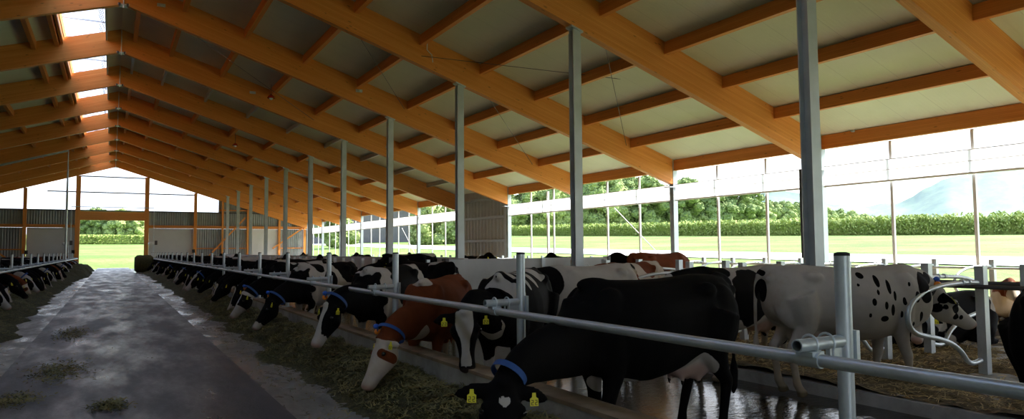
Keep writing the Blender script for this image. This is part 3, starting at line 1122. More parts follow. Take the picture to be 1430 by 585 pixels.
heap('bedding', 6.85, 12.05, -4, 13.95, 0.13, bed_h, 'straw_bedding', 'brown straw bedding in the near stalls', 70, 0.09, 'bedding')
heap('bedding', 9.0, 12.05, 17.7, 60, 0.13, bed_h, 'straw_bedding', 'brown straw bedding behind the long board wall', 14, 0.4, 'bedding')
heap('bedding', 6.6, 8.62, 17.7, 60, 0.13, bed_h, 'straw_bedding', 'brown straw bedding before the long board wall', 12, 0.4, 'bedding')
heap('bedding', 14.25, 17.3, -4, 60, 0.13, bed_h, 'straw_bedding', 'sunlit straw bedding in the outer stalls', 16, 0.3, 'bedding')


def pick_b():
    y = random.uniform(0, 12)
    x = random.uniform(6.9, 12.0)
    return x, y, 0.13 + bed_h(x, y) + 0.008


strands('bedding_strands', 22000, pick_b, 'straw_strand', 'loose straw on the near stall bedding', (0.05, 0.16), 0.004)


def pick_c():
    y = random.uniform(2, 14)
    x = random.uniform(14.3, 17.2)
    return x, y, 0.13 + bed_h(x, y) + 0.008


strands('bedding_strands', 6000, pick_c, 'straw_strand', 'loose straw on the outer sunlit bedding', (0.06, 0.18), 0.006)

# round bale and silage clump near the door
mm = MB()
rings = []
for i in range(15):
    x = -0.62 + 1.24 * i / 14
    rr = 0.66 * (1 - 0.25 * max(0, abs(x) - 0.45) / 0.17)
    rings.append([(x, rr * math.cos(a) * (1 + 0.06 * nz(x * 3, a, 2)), 0.64 + rr * 0.98 * math.sin(a) * (1 + 0.06 * nz(x * 3, a + 9, 2))) for a in [math.tau * k / 28 for k in range(28)]])
mm.loft(rings)
o = mm.build('round_bale', 'silage', smooth=True)
o.location = (2.1, 58.5, 0.14)
tag(o, 'round greenish bale standing on the feed alley near the doorway', 'bale')


# ------------------------------------------------------------------ outside: maize, trees, shed, hill
def maize(name, xf, depth, y0, y1, n_, label, h=2.7, fn=None):
    mm = MB()
    for _ in range(n_):
        y = random.uniform(y0, y1)
        x = xf + (fn(y) if fn else 0) + depth * random.random() ** 2
        z = terrain(x, y)
        hh = h * random.uniform(0.8, 1.22)
        for q in range(6):
            a = random.random() * math.tau
            zz = z + hh * random.uniform(0.05, 0.85)
            l = random.uniform(0.5, 0.95)
            d = Vector((math.cos(a), math.sin(a), 0)) * l
            s_ = Vector((-math.sin(a), math.cos(a), 0.8)) * 0.09
            i = len(mm.v)
            p = Vector((x, y, zz))
            m_ = p + d * 0.55 + Vector((0, 0, 0.34))
            e_ = p + d + Vector((0, 0, 0.05))
            mm.v += [tuple(p - s_), tuple(p + s_), tuple(m_ + s_), tuple(m_ - s_), tuple(e_)]
            mm.f += [(i, i + 1, i + 2, i + 3), (i + 3, i + 2, i + 4)]
        i = len(mm.v)
        mm.v += [(x - .04, y, z), (x + .04, y, z), (x, y + .06, z + hh)]
        mm.f += [(i, i + 1, i + 2)]
    # body of the crop behind the first rows
    i0 = len(mm.v)
    yy_ = [y0 + (y1 - y0) * j / 120 for j in range(121)]
    cols = [0.8, 0.9, 5, 12, 22, 40]
    for y in yy_:
        for q, c in enumerate(cols):
            x = xf + (fn(y) if fn else 0) + c
            zt = 0 if q == 0 else h * (0.86 + 0.10 * nz(x, y, 0.6, 4))
            mm.v.append((x, y, terrain(x, y) + zt))
    W = len(cols)
    for j in range(120):
        for q in range(W - 1):
            a = i0 + j * W + q
            mm.f.append((a, a + 1, a + W + 1, a + W))
    o = mm.build(name, 'maize_leaf')
    tag(o, label, 'crop', kind='stuff')


maize('maize', 108, 6, 15, 330, 9000, 'field of tall green maize beyond the meadow', 3.0)
# crop beyond the far door
mm = MB()
for _ in range(2500):
    x = random.uniform(-20, 14)
    y = 215 + 6 * random.random() ** 2
    z = terrain(x, y)
    for q in range(5):
        a = random.random() * math.tau
        zz = z + 2.7 * random.uniform(0.05, 0.85)
        d = Vector((math.cos(a), math.sin(a), 0)) * 0.8
        i = len(mm.v)
        p = Vector((x, y, zz))
        s_ = Vector((0, 0, 0.1))
        mm.v += [tuple(p - s_), tuple(p + s_), tuple(p + d * .6 + s_ * 4), tuple(p + d)]
        mm.f += [(i, i + 1, i + 2, i + 3)]
mm.box((-22, 217, terrain(0, 217)), (16, 228, terrain(0, 217) + 2.5))
tag(mm.build('maize', 'maize_leaf'), 'green maize seen through the far doorway', 'crop', kind='stuff')


def tree_mesh(seed, h, wd):
    rnd = random.Random(seed)
    mm = MB()
    blobs = []
    for _ in range(46):
        a = rnd.random() * math.tau
        zz = rnd.uniform(0.10, 0.97)
        prof = math.sin(math.pi * min(1, (zz * 0.88 + 0.12))) ** 0.6
        rr = wd * 0.5 * prof * rnd.uniform(0.3, 1.0)
        br = wd * rnd.uniform(0.10, 0.20) * (1.1 - 0.35 * zz)
        blobs.append((rr * math.cos(a), rr * math.sin(a), h * zz * 0.93, br))
    for (x, y, z, r) in blobs:
        n_, m_ = 14, 9
        rings = []
        for a in range(m_ + 1):
            th = math.pi * (a + 0.05) / (m_ + 0.1)
            ring = []
            for k in range(n_):
                d = Vector((math.sin(th) * math.cos(math.tau * k / n_), math.sin(th) * math.sin(math.tau * k / n_), -math.cos(th)))
                q = r * (1 + 0.42 * noise.noise(d * 2.1 + Vector((x, y, z))) + 0.28 * noise.noise(d * 6 + Vector((y, z, x))))
                ring.append((x + d.x * q, y + d.y * q, z + d.z * q * 0.85))
            rings.append(ring)
        mm.loft(rings)
        # leaf sprays on the blob's skin
        for _ in range(70):
            d = Vector((rnd.gauss(0, 1), rnd.gauss(0, 1), rnd.gauss(0, 1) + 0.3)).normalized()
            p = Vector((x, y, z)) + d * r * rnd.uniform(0.95, 1.3)
            t1 = d.cross(Vector((rnd.random(), rnd.random(), rnd.random()))).normalized() * 0.35
            t2 = d.cross(t1) * rnd.uniform(0.6, 1.2) + d * 0.2
            i = len(mm.v)
            mm.v += [tuple(p - t1), tuple(p + t2), tuple(p + t1), tuple(p - t2)]
            mm.f.append((i, i + 1, i + 2, i + 3))
    return mm


TREES = []
for i, (hh, ww, mat) in enumerate(((22, 15, 'tree_leaves'), (18, 14, 'tree_leaves_light'), (25, 15, 'tree_leaves'), (14, 12, 'tree_leaves_light'))):
    crown = tree_mesh(100 + i, hh, ww).build('crown', mat)
    trunk = MB().tube([(0, 0, -1), (0.1, 0, hh * 0.3), (0, 0.1, hh * 0.7)], [0.45, 0.35, 0.15], 8).build('trunk', 'bark')
    TREES.append((crown, trunk))
used = [False] * 4


def tree(i, x, y, sc, lb, grp, rz=None):
    t_ = thing('tree', lb, 'tree', (x, y, terrain(x, y)), grp, random.random() * 6 if rz is None else rz)
    t_.scale = (sc, sc, sc)
    for o in TREES[i]:
        if not used[i]:
            c = o
        else:
            c = o.copy()
            COL.objects.link(c)
        c.parent = t_
    used[i] = True


def at_px(px, depth):
    d = F + R2 * ((px - 715) / 964.27)
    d.z = 0
    return d.x * depth, d.y * depth


random.seed(11)
# (pixel column in the photo gives the bearing; depth in metres)
wood_line = [(652, 262, 2, .8), (672, 250, 0, .95), (700, 255, 2, .9), (728, 250, 0, 1.0), (752, 262, 2, .95), (778, 250, 1, 1.1), (806, 258, 0, 1.05), (832, 250, 2, .9), (858, 252, 1, 1.15), (884, 262, 2, .92), (905, 250, 0, .95), (930, 258, 1, 1.0), (955, 250, 0, .88), (978, 258, 1, 1.0), (1003, 252, 0, .80), (1030, 256, 2, .74), (1050, 262, 0, .78), (690, 300, 2, 1.1), (742, 300, 2, 1.15), (795, 300, 2, 1.1), (850, 305, 2, 1.1), (905, 305, 2, 1.02), (960, 300, 0, 1.05)]
far_line = [(1062, 420, 1, 1.0), (1078, 430, 3, 1.35), (1097, 430, 1, 1.08), (1116, 440, 3, 1.3), (1136, 440, 1, 1.0), (1155, 450, 3, 1.1), (1172, 470, 3, 1.1), (1188, 480, 3, 1.05), (1205, 500, 3, .95), (1225, 520, 3, .85), (1247, 560, 3, .7)]
for i, (p_, dd, ti, sc) in enumerate(wood_line):
    x, y = at_px(p_, dd)
    tree(ti, x, y, sc, 'leafy woodland tree beyond the maize, %s of the near wood' % nth(i), 'woodland trees beyond the maize')
for i, (p_, dd, ti, sc) in enumerate(far_line):
    x, y = at_px(p_, dd)
    tree(ti, x, y, sc, 'distant round tree tapering towards the hill, %s of the far wood' % nth(i), 'distant trees before the hill')
for i, (p_, dd, ti, sc) in enumerate([(112, 330, 1, .75), (122, 325, 0, .6), (133, 330, 1, .8), (144, 325, 0, .62), (156, 330, 1, .72), (167, 325, 3, .95), (178, 330, 0, .6), (190, 325, 1, .7), (203, 330, 0, .6)]):
    x, y = at_px(p_, dd)
    tree(ti, x, y, sc, 'tree seen through the far doorway, %s from the left' % nth(i), 'trees behind the doorway')
tree(3, *at_px(596, 118), .55, 'small bright green tree before the dark shed', None)
tree(3, *at_px(640, 122), .62, 'second bright green tree at the end of the dark shed', None)
tree(1, *at_px(470, 112), .42, 'small tree at the left end of the dark shed', None)

# dark shed behind the far bays
ax, ay = at_px(430, 150)
bx, by = at_px(655, 150)
t_ = thing('shed', 'long dark boarded shed beyond the meadow', 'shed', ((ax + bx) / 2, (ay + by) / 2, 0))
ang = math.atan2(by - ay, bx - ax)
t_.rotation_euler = (0, 0, ang)
Ls = math.hypot(bx - ax, by - ay) / 2
zg = min(terrain(ax, ay), terrain(bx, by)) - 0.5
mm = MB()
for i in range(int(Ls * 2 / 0.5)):
    mm.box((-Ls + i * 0.5, -0.03, zg), (-Ls + i * 0.5 + 0.42, 0.0, 10.6))
mm.box((-Ls, 0, zg), (Ls, 12, 10.6))
mm.build('board_wall', 'dark_cladding', t_)
MB().prism([(-Ls - 0.5, 10.6), (Ls + 0.5, 10.6), (Ls + 0.5, 11.0), (-Ls - 0.5, 11.0)], -0.6, 12.5).build('roof', 'dark_cladding', t_)

# hazy wooded hill
mm = MB()
prof = [(1010, 338), (1040, 285), (1075, 266), (1120, 272), (1160, 288), (1215, 290), (1262, 284), (1320, 254), (1380, 243), (1430, 240), (1520, 236), (1650, 250), (1800, 300)]


def prof_y(p_):
    for (a, ya), (b, yb) in zip(prof, prof[1:]):
        if a <= p_ <= b:
            k = (p_ - a) / (b - a)
            return ya + (yb - ya) * k
    return 330


D = 2600
hor = lambda p_: 352.4 - 0.0068 * (p_ - 155)
npx = list(range(1012, 1800, 8))
levels = 9
for p_ in npx:
    x, y = at_px(p_, D)
    top = (hor(p_) - prof_y(p_)) / 964.27 * D + EYE
    for q in range(levels + 1):
        k = q / levels
        u = Vector((x, y, 0)).normalized()
        back = 900 * k + 90 * nz(p_ * 0.02, k * 4, 1, 7)
        mm.v.append((x + u.x * back, y + u.y * back, -20 + (top * (1 + back / D) + 20) * (k ** 0.8) + 12 * nz(p_ * 0.05, k * 9, 1, 8)))
for i in range(len(npx) - 1):
    for q in range(levels):
        a = i * (levels + 1) + q
        mm.f.append((a, a + levels + 1, a + levels + 2, a + 1))
tag(mm.build('hill', 'hill_forest', smooth=True), kind='structure')
mm = MB().box((-3000, 400, -60), (6000, 420, -50))

# ground continuing to the hills
mm = MB()
for (x, y) in ((480, -600), (480, 600), (-160, 600), (-900, 600), (-900, 5200), (5200, 5200), (5200, -600)):
    pass
mm.v += [(480, -400, 12), (4200, -400, 5), (4200, 4200, 5), (480, 4200, 5), (480, 600, 14), (-900, 600, 10), (-900, 4200, 5)]
mm.f += [(0, 1, 2, 3, 4), (5, 4, 3, 6)]
tag(mm.build('field_far', 'meadow'), kind='structure')

# haze between the wood and the hill: one thin homogeneous volume
hz = NT('haze')
hz.n.nodes.remove(hz.b)
vs = hz.node('VolumeScatter')
vs.inputs['Color'].default_value = (0.5, 0.76, 1.0, 1)
vs.inputs['Density'].default_value = 0.0001
vs.inputs['Anisotropy'].default_value = 0.2
hz.link(vs.outputs[0], hz.out.inputs['Volume'])
M['haze'] = hz.m
hm = MB()
ring = []
for p_ in (700, 1000, 1300, 1600, 1900):
    x, y = at_px(p_, 900)
    ring.append((x, y))
for p_ in (1900, 1600, 1300, 1000, 700):
    x, y = at_px(p_, 2550)
    ring.append((x, y))
hm.prismz(ring, 2, 420)
tag(hm.build('haze', 'haze'), 'pale blue haze hanging before the wooded hill', 'haze', kind='stuff')


# ------------------------------------------------------------------ cows
def ell(c, ry, rz, n=20, ax=None, bx=None, sq=0.0, low=0.0):
    out = []
    for k in range(n):
        a = math.tau * k / n
        ca, sa = math.cos(a), math.sin(a)
        ww = 1 + low * (-sa) * 0.5
        out.append(Vector(c) + ax * (ry * ca * ww) + bx * (rz * sa))
    return out


def mesh_from(mb_, voxel, smooth_it=8):
    me = bpy.data.meshes.new('tmp')
    me.from_pydata([tuple(p) for p in mb_.v], [], mb_.f)
    ob = bpy.data.objects.new('tmp', me)
    COL.objects.link(ob)
    m1 = ob.modifiers.new('r', 'REMESH')
    m1.mode = 'VOXEL'
    m1.voxel_size = voxel
    m1.use_smooth_shade = True
    m2 = ob.modifiers.new('s', 'SMOOTH')
    m2.factor = 0.5
    m2.iterations = smooth_it
    dg = bpy.context.evaluated_depsgraph_get()
    dg.update()
    out = bpy.data.meshes.new_from_object(ob.evaluated_get(dg))
    bpy.data.objects.remove(ob)
    out.name = 'cow_body'
    return out


def bez(p0, p1, p2, p3, n):
    out = []
    for i in range(n + 1):
        t_ = i / n
        out.append(p0 * (1 - t_) ** 3 + p1 * 3 * t_ * (1 - t_) ** 2 + p2 * 3 * t_ * t_ * (1 - t_) + p3 * t_ ** 3)
    return out


PATCH_FN = {}


def make_cow(poll, hd, htop, patch, head_patch, voxel=0.022, lying=False, legs=(0, 0, 0, 0), tail=0.0, udder=1.0, horn=False, sc=1.0):
    """poll, hd (head direction), htop (forehead normal) in local coords (x forward, y left).
    returns mesh, head frame"""
    poll, hd = Vector(poll), Vector(hd).normalized()
    htop = Vector(htop)
    htop = (htop - hd * htop.dot(hd)).normalized()
    hs = htop.cross(hd).normalized()     # side
    dz = -0.62 if lying else 0.0
    feeding = hd.z < -0.7
    X, Yv, Z = Vector((1, 0, 0)), Vector((0, 1, 0)), Vector((0, 0, 1))
    mb_ = MB()
    # torso sections: x, top, bottom, half width, lowness
    T = [(-0.985, 1.20, 1.02, 0.05, 0), (-0.95, 1.33, 0.90, 0.13, 0), (-0.86, 1.395, 0.80, 0.205, 0), (-0.72, 1.415, 0.74, 0.245, 0), (-0.55, 1.42, 0.70, 0.275, 0.05), (-0.38, 1.405, 0.66, 0.295, 0.2), (-0.15, 1.39, 0.60, 0.33, 0.3), (0.08, 1.385, 0.57, 0.355, 0.3), (0.28, 1.39, 0.585, 0.335, 0.25), (0.45, 1.40, 0.62, 0.285, 0.2), (0.60, 1.415, 0.66, 0.245, 0.1), (0.74, 1.385, 0.70, 0.215, 0), (0.86, 1.28, 0.76, 0.17, 0), (0.94, 1.15, 0.86, 0.09, 0)]
    if feeding and not lying:
        T[-4:] = [(0.59, 1.385, 0.66, 0.245, 0.1), (0.69, 1.27, 0.70, 0.215, 0), (0.78, 1.12, 0.76, 0.17, 0), (0.87, 1.0, 0.84, 0.09, 0)]
    rings = []
    for (x, tp, bt, hw, lo) in T:
        c = Vector((x, 0, (tp + bt) / 2 + dz))
        r = []
        for k in range(24):
            a = math.tau * k / 24
            ca, sa = math.cos(a), math.sin(a)
            # top narrower (roof-like), belly rounder
            wfac = 1.0 - (0.16 * max(0, sa) ** 1.5) + lo * 0.22 * max(0, -sa) * 0.6
            px_ = math.copysign(abs(ca) ** 0.85, ca) * hw * wfac
            r.append(c + Yv * px_ + Z * (math.copysign(abs(sa) ** 0.9, sa) * (tp - bt) / 2))
        rings.append(r)
    mb_.loft(rings)
    # hip bones, pin bones, shoulders, thighs
    for s in (1, -1):
        mb_.ball((-0.50, s * 0.215, 1.29 + dz), 0.11, 0.065, 0.065)
        mb_.ball((-0.93, s * 0.10, 1.27 + dz), 0.06, 0.045, 0.05)
        mb_.ball((0.52, s * 0.175, 1.05 + dz), 0.20, 0.09, 0.30)
        mb_.ball((-0.70, s * 0.165, 1.03 + dz), 0.235, 0.11, 0.31)
        mb_.ball((0.62, s * 0.15, 0.86 + dz), 0.13, 0.08, 0.14)
    mb_.ball((0.54 if feeding else 0.60, 0, 1.36 + dz), 0.17 if feeding else 0.2, 0.06, 0.06)
    mb_.ball((-0.88, 0, 1.385 + dz), 0.09, 0.045, 0.04)
    # neck
    n0 = Vector((0.58, 0, (1.035 if feeding else 1.07) + dz))
    throat = poll - htop * 0.11 + hd * 0.02
    c1 = n0 + (Vector((0.20, 0, -0.25)) if feeding else Vector((0.34, 0, 0.06)))
    c2 = throat - (hd * 0.30 - htop * 0.02) * (0.75 if hd.z < -0.5 else 0.35) + Vector((-0.16, 0, 0.10))
    c2.y = throat.y * 0.85
    path = bez(n0, c1, c2, throat, 9)
    if feeding:
        c2 = throat.lerp(c1, 0.42) + Vector((0, 0, 0.02))
    rr = [(0.20, 0.33), (0.19, 0.30), (0.18, 0.265), (0.165, 0.235), (0.148, 0.21), (0.132, 0.195), (0.118, 0.17), (0.105, 0.152), (0.095, 0.135), (0.088, 0.12)] if feeding else [(0.20, 0.34), (0.195, 0.33), (0.18, 0.30), (0.16, 0.265), (0.14, 0.23), (0.122, 0.20), (0.108, 0.175), (0.098, 0.155), (0.092, 0.14), (0.088, 0.125)]
    rings = []
    for i, p in enumerate(path):
        Tn = (path[min(i + 1, 9)] - path[max(i - 1, 0)]).normalized()
        side = Yv.lerp(hs if hs.y > 0 else -hs, i / 9.0)
        side = (side - Tn * side.dot(Tn)).normalized()
        upv = side.cross(Tn) * -1
        rings.append(ell(p, rr[i][0], rr[i][1], 20, side, upv))
    mb_.loft(rings)
    # dewlap hint
    # head
    H = [(-0.06, 0.055, 0.055, 0.05), (-0.02, 0.10, 0.09, 0.0), (0.05, 0.135, 0.112, 0.0), (0.13, 0.150, 0.122, 0.0), (0.19, 0.148, 0.122, 0.003), (0.27, 0.126, 0.098, 0.008), (0.36, 0.102, 0.078, 0.014), (0.44, 0.086, 0.074, 0.014), (0.50, 0.080, 0.084, 0.012), (0.545, 0.062, 0.072, 0.018), (0.565, 0.035, 0.045, 0.035)]
    rings = []
    for (t_, hu, hw, dip) in H:
        c = poll + hd * t_ - htop * (hu + dip)
        r = []
        for k in range(20):
            a = math.tau * k / 20
            ca, sa = math.cos(a), math.sin(a)
            wf = 1.0 - 0.32 * max(0, -sa)
            r.append(c + hs * (math.copysign(abs(ca) ** 0.8, ca) * hw * wf) + htop * (math.copysign(abs(sa) ** 0.8, sa) * hu))
        rings.append(r)
    mb_.loft(rings)
    for s in (1, -1):
        # brow
        b = poll + hd * 0.15 + hs * (s * 0.112) - htop * 0.055
        mb_.ball(tuple(b), 0.042)
        # jaw cheek
        b = poll + hd * 0.17 + hs * (s * 0.07) - htop * 0.17
        mb_.ball(tuple(b), 0.075)
        # ears
        e0 = poll + hd * 0.02 + hs * (s * 0.085) - htop * 0.065
        ed = (hs * s * 0.93 - htop * 0.12 - hd * 0.10 + Vector((0, 0, -0.28))).normalized()
        en = (hd * 0.3 + htop).normalized()
        eb = (en - ed * en.dot(ed)).normalized()
        ea = ed.cross(eb)
        prof = [(0, 0.035, 0.03), (0.05, 0.048, 0.03), (0.10, 0.062, 0.022), (0.15, 0.060, 0.018), (0.20, 0.042, 0.015), (0.235, 0.015, 0.012)]
        mb_.loft([ell(e0 + ed * q, wv, tv, 12, ea, eb) for q, wv, tv in prof])
    mb_.ball(tuple(poll + hd * 0.0 - htop * 0.02), 0.065, 0.06, 0.05)
    # legs
    LR = []
    if not lying:
        for s, o in ((1, legs[0]), (-1, legs[1])):
            pts = [(0.52, s * .17, 1.00), (0.50, s * .175, 0.80), (0.47 + o * .3, s * .165, 0.66), (0.48 + o * .6, s * .15, 0.52), (0.50 + o * .8, s * .145, 0.415), (0.495 + o * .9, s * .145, 0.35), (0.49 + o, s * .145, 0.20), (0.49 + o, s * .145, 0.125), (0.515 + o, s * .145, 0.075), (0.535 + o, s * .145, 0.045), (0.545 + o, s * .145, 0.0)]
            mb_.tube(pts, [0.13, 0.12, 0.085, 0.062, 0.058, 0.046, 0.037, 0.046, 0.044, 0.055, 0.064], 12)
        for s, o in ((1, legs[2]), (-1, legs[3])):
            pts = [(-0.66, s * .18, 1.10), (-0.60, s * .19, 0.90), (-0.60 + o * .2, s * .185, 0.74), (-0.70 + o * .5, s * .17, 0.60), (-0.785 + o * .7, s * .16, 0.50), (-0.775 + o * .8, s * .155, 0.42), (-0.745 + o, s * .15, 0.22), (-0.735 + o, s * .15, 0.125), (-0.705 + o, s * .15, 0.075), (-0.685 + o, s * .15, 0.045), (-0.675 + o, s * .15, 0.0)]
            mb_.tube(pts, [0.20, 0.17, 0.12, 0.075, 0.058, 0.048, 0.040, 0.048, 0.046, 0.056, 0.064], 12)
    else:
        for s in (1, -1):
            mb_.tube([(0.50, s * .2, 0.40), (0.62, s * .24, 0.16), (0.92, s * .22, 0.12), (0.84, s * .2, 0.05), (0.60, s * .18, 0.04)], [0.13, 0.09, 0.065, 0.05, 0.05], 12)
            mb_.tube([(-0.6, s * .22, 0.42), (-0.35, s * .36, 0.20), (-0.12, s * .38, 0.12), (-0.40, s * .42, 0.07), (-0.62, s * .40, 0.05), (-0.48, s * .42, 0.05)], [0.2, 0.17, 0.10, 0.06, 0.05, 0.05], 12)
    # tail
    tz = dz
    if not lying:
        tl = [(-0.93, 0, 1.38), (-1.0, 0.01, 1.33), (-1.035, 0.02 + tail * .2, 1.20), (-1.04, 0.03 + tail * .5, 1.00), (-1.035, 0.03 + tail * .8, 0.80), (-1.03, 0.03 + tail, 0.66), (-1.03, 0.03 + tail * 1.1, 0.54), (-1.02, 0.03 + tail * 1.1, 0.40), (-1.02, 0.03 + tail * 1.1, 0.33)]
        mb_.tube(tl, [0.045, 0.04, 0.030, 0.024, 0.022, 0.022, 0.042, 0.040, 0.012], 10)
        if udder:
            mb_.ball((-0.44, 0, 0.68), 0.22, 0.155 * udder, 0.15 * udder)
            mb_.ball((-0.56, 0, 0.66), 0.14, 0.14 * udder, 0.15 * udder)
            for a, b in ((-0.34, .075), (-0.34, -.075), (-0.54, .07), (-0.54, -.07)):
                mb_.tube([(a, b, 0.60), (a, b, 0.50), (a, b, 0.475)], [0.024, 0.020, 0.012], 8)
    else:
        mb_.tube([(-0.93, 0, 0.76), (-1.02, 0.04, 0.55), (-1.05, 0.14, 0.25), (-0.98, 0.3, 0.06), (-0.8, 0.42, 0.05)], [0.04, 0.03, 0.025, 0.025, 0.03], 10)
    me = mesh_from(mb_, voxel)
    if not me.vertices:
        raise RuntimeError('empty cow')
    nv = len(me.vertices)
    co = [0.0] * (nv * 3)
    me.vertices.foreach_get('co', co)
    pa, sk, ho, di = [], [], [], []
    for i in range(nv):
        p = Vector((co[3 * i], co[3 * i + 1], co[3 * i + 2]))
        rel = p - poll
        t_ = rel.dot(hd)
        u = rel.dot(htop)
        s = rel.dot(hs)
        nn = noise.noise(p * 4.0) * 0.5 + noise.noise(p * 9.0) * 0.25
        inhead = (-0.08 < t_ < 0.62) and abs(s) < 0.36 and -0.36 < u < 0.12
        q = Vector((p.x, p.y, p.z - dz))
        if inhead:
            blend = smooth(-0.08, 0.0, t_) * smooth(-0.36, -0.28, u)
            f = head_patch(t_, u, s, nn)
            if blend < 1:
                f = f * blend + patch(q, nn) * (1 - blend)
        else:
            f = patch(q, nn)
        pa.append(max(-1, min(1, f)))
        sk.append((smooth(0.505, 0.55, t_) * 0.9 if inhead and head_skin else 0) + (smooth(0.0, 0.05, 0.19 * udder - math.hypot((q.x + 0.46) * 0.75, q.y, (q.z - 0.62) * 1.1)) * 0.75 if udder and not lying and q.z < 0.72 else 0))
        ho.append((1 - smooth(0.05, 0.065, p.z)) if not lying else 0)
        di.append(smooth(0.75, 0.3, q.z) if q.z < 0.75 else 0.0)
        if q.z < 0.75:
            di[-1] = (0.75 - q.z) / 0.75
        di[-1] = min(1, di[-1] + 0.55 * smooth(0.6, 0.98, -q.x))
    for nm, dat in (('patch', pa), ('skin', [min(1, a) for a in sk]), ('horn', ho), ('dirt', di)):
        at = me.attributes.new(nm, 'FLOAT', 'POINT')
        at.data.foreach_set('value', dat)
    return me, (poll, hd, htop, hs)


head_skin = True


def ellf(q, c, r):
    return 1 - math.sqrt(((q.x - c[0]) / r[0]) ** 2 + ((q.y - c[1]) / r[1]) ** 2 + ((q.z - c[2]) / r[2]) ** 2)


def patches(lst, amp=0.35, base=-0.6, two=True):
    """dark where any ellipsoid is; sign -1 in tuple end makes a white hole"""
    def fn(q, nn):
        f = base
        for e in lst:
            c, r = e[0], e[1]
            v_ = ellf(q, c, r)
            if len(e) > 2:
                f = min(f, -v_)
            else:
                f = max(f, v_)
        return f + nn * amp
    return fn


def noisy(seed, th, sc_=1.6):
    def fn(q, nn):
        v_ = noise.noise(Vector((q.x * sc_ + seed, q.y * sc_ * 1.1, q.z * sc_ * 0.9 + seed * 2)))
        f = (v_ + th) * 2 + nn * 0.35
        f += 0.75 * smooth(0.35, 0.75, q.x)
        if q.z < 0.62:
            f -= (0.62 - q.z) * 4
        return f
    return fn


def blaze(width=0.05, muzzle=True):
    def fn(t_, u, s, nn):
        wv = width * (1.0 + 0.25 * math.cos(t_ * 14)) + (0.05 if (muzzle and t_ > 0.40) else 0)
        f = (abs(s) - wv) * 7 + nn * 0.18
        if u < -0.13 and t_ < 0.40:
            f = max(f, 0.4)
        return f
    return fn


def wide_blaze(t_, u, s, nn):
    wv = 0.085 - 0.045 * smooth(0.10, 0.28, t_) + 0.015 * smooth(0.36, 0.46, t_)
    f = (abs(s + 0.008) - wv) * 8 + nn * 0.15
    if u < -0.15 or t_ > 0.515 or t_ < -0.02:
        f = max(f, 0.4)
    return f


allw = lambda t_, u, s, nn: -0.8
allb = lambda t_, u, s, nn: 0.8


def dress(root, frame, mat='blue_strap', tags=True, collar=True, transponder=True):
    poll, hd, htop, hs = frame
    for s in (1, -1):
        p = poll + hd * 0.165 + hs * (s * 0.128) - htop * 0.062
        e = MB().ball(tuple(p), 0.026, n=12, m=8).build('eye', 'eye_black', root, smooth=True)
        if tags:
            e0 = poll + hd * 0.02 + hs * (s * 0.085) - htop * 0.065
            ed = (hs * s * 0.93 - htop * 0.12 - hd * 0.10 + Vector((0, 0, -0.28))).normalized()
            en = (hd * 0.3 + htop).normalized()
            eb = (en - ed * en.dot(ed)).normalized()
            c = e0 + ed * 0.115 + eb * 0.030
            dn = (Vector((0, 0, -1)) + hd * 0.3)
            dn = (dn - eb * dn.dot(eb)).normalized()
            sd = dn.cross(eb).normalized()
            sh = [(-0.012, -0.015), (0.012, -0.015), (0.014, 0.012), (0.029, 0.022), (0.029, 0.068), (-0.029, 0.068), (-0.029, 0.022), (-0.014, 0.012)]
            tg = MB().loft([[c + sd * a + dn * b + eb * z for a, b in sh] for z in (0.0, 0.004)])
            to = tg.build('ear_tag', 'yellow_plastic', root)
            pr = MB()
            for gx in (-0.013, 0.013):
                for k2, (a0, b0, a1, b1) in enumerate(((-.008, .030, .008, .034), (-.008, .030, -.004, .046), (-.008, .044, .008, .048), (.004, .044, .008, .060), (-.008, .057, .008, .061))):
                    pr.loft([[c + sd * (gx + a) + dn * b + eb * z for a, b in ((a0, b0), (a1, b0), (a1, b1), (a0, b1))] for z in (0.0042, 0.0052)])
            pr.build('tag_print', 'print_black', to)
    if collar:
        ax_ = (hd * 0.55 - htop * 0.15 + Vector((0.55, 0, -0.15))).normalized() if hd.z < -0.5 else (hd * 0.6 + Vector((0.8, 0, 0))).normalized()
        cc = poll - hd * 0.085 - htop * 0.10 - Vector((0.05, 0, 0))
        side = (hs - ax_ * hs.dot(ax_)).normalized()
        upv = side.cross(ax_)
        pts = [cc + side * (0.118 * math.cos(a)) + upv * (0.168 * math.sin(a)) for a in [math.tau * k / 28 for k in range(29)]]
        mm_ = MB()
        rings = []
        for p in pts:
            o_ = (p - cc).normalized()
            rings.append([p + ax_ * 0.02, p + ax_ * 0.02 + o_ * 0.006, p - ax_ * 0.02 + o_ * 0.006, p - ax_ * 0.02])
        mm_.loft(rings, False)
        co_ = mm_.build('collar', mat, root)
        if transponder:
            for a, m_, sz in ((math.radians(215), 'orange_plastic', 0.034), (math.radians(250), 'blue_plastic', 0.03)):
                p = cc + side * (0.138 * math.cos(a)) + upv * (0.19 * math.sin(a))
                MB().ball(tuple(p), sz * 1.2, sz, sz).build('transponder', m_, co_, smooth=True)


def to_local(pt, x, y, h):
    c, s = math.cos(h), math.sin(h)
    dx, dy = pt[0] - x, pt[1] - y
    return Vector((dx * c + dy * s, -dx * s + dy * c, pt[2]))


def vec_local(v_, h):
    c, s = math.cos(h), math.sin(h)
    return Vector((v_[0] * c + v_[1] * s, -v_[0] * s + v_[1] * c, v_[2]))


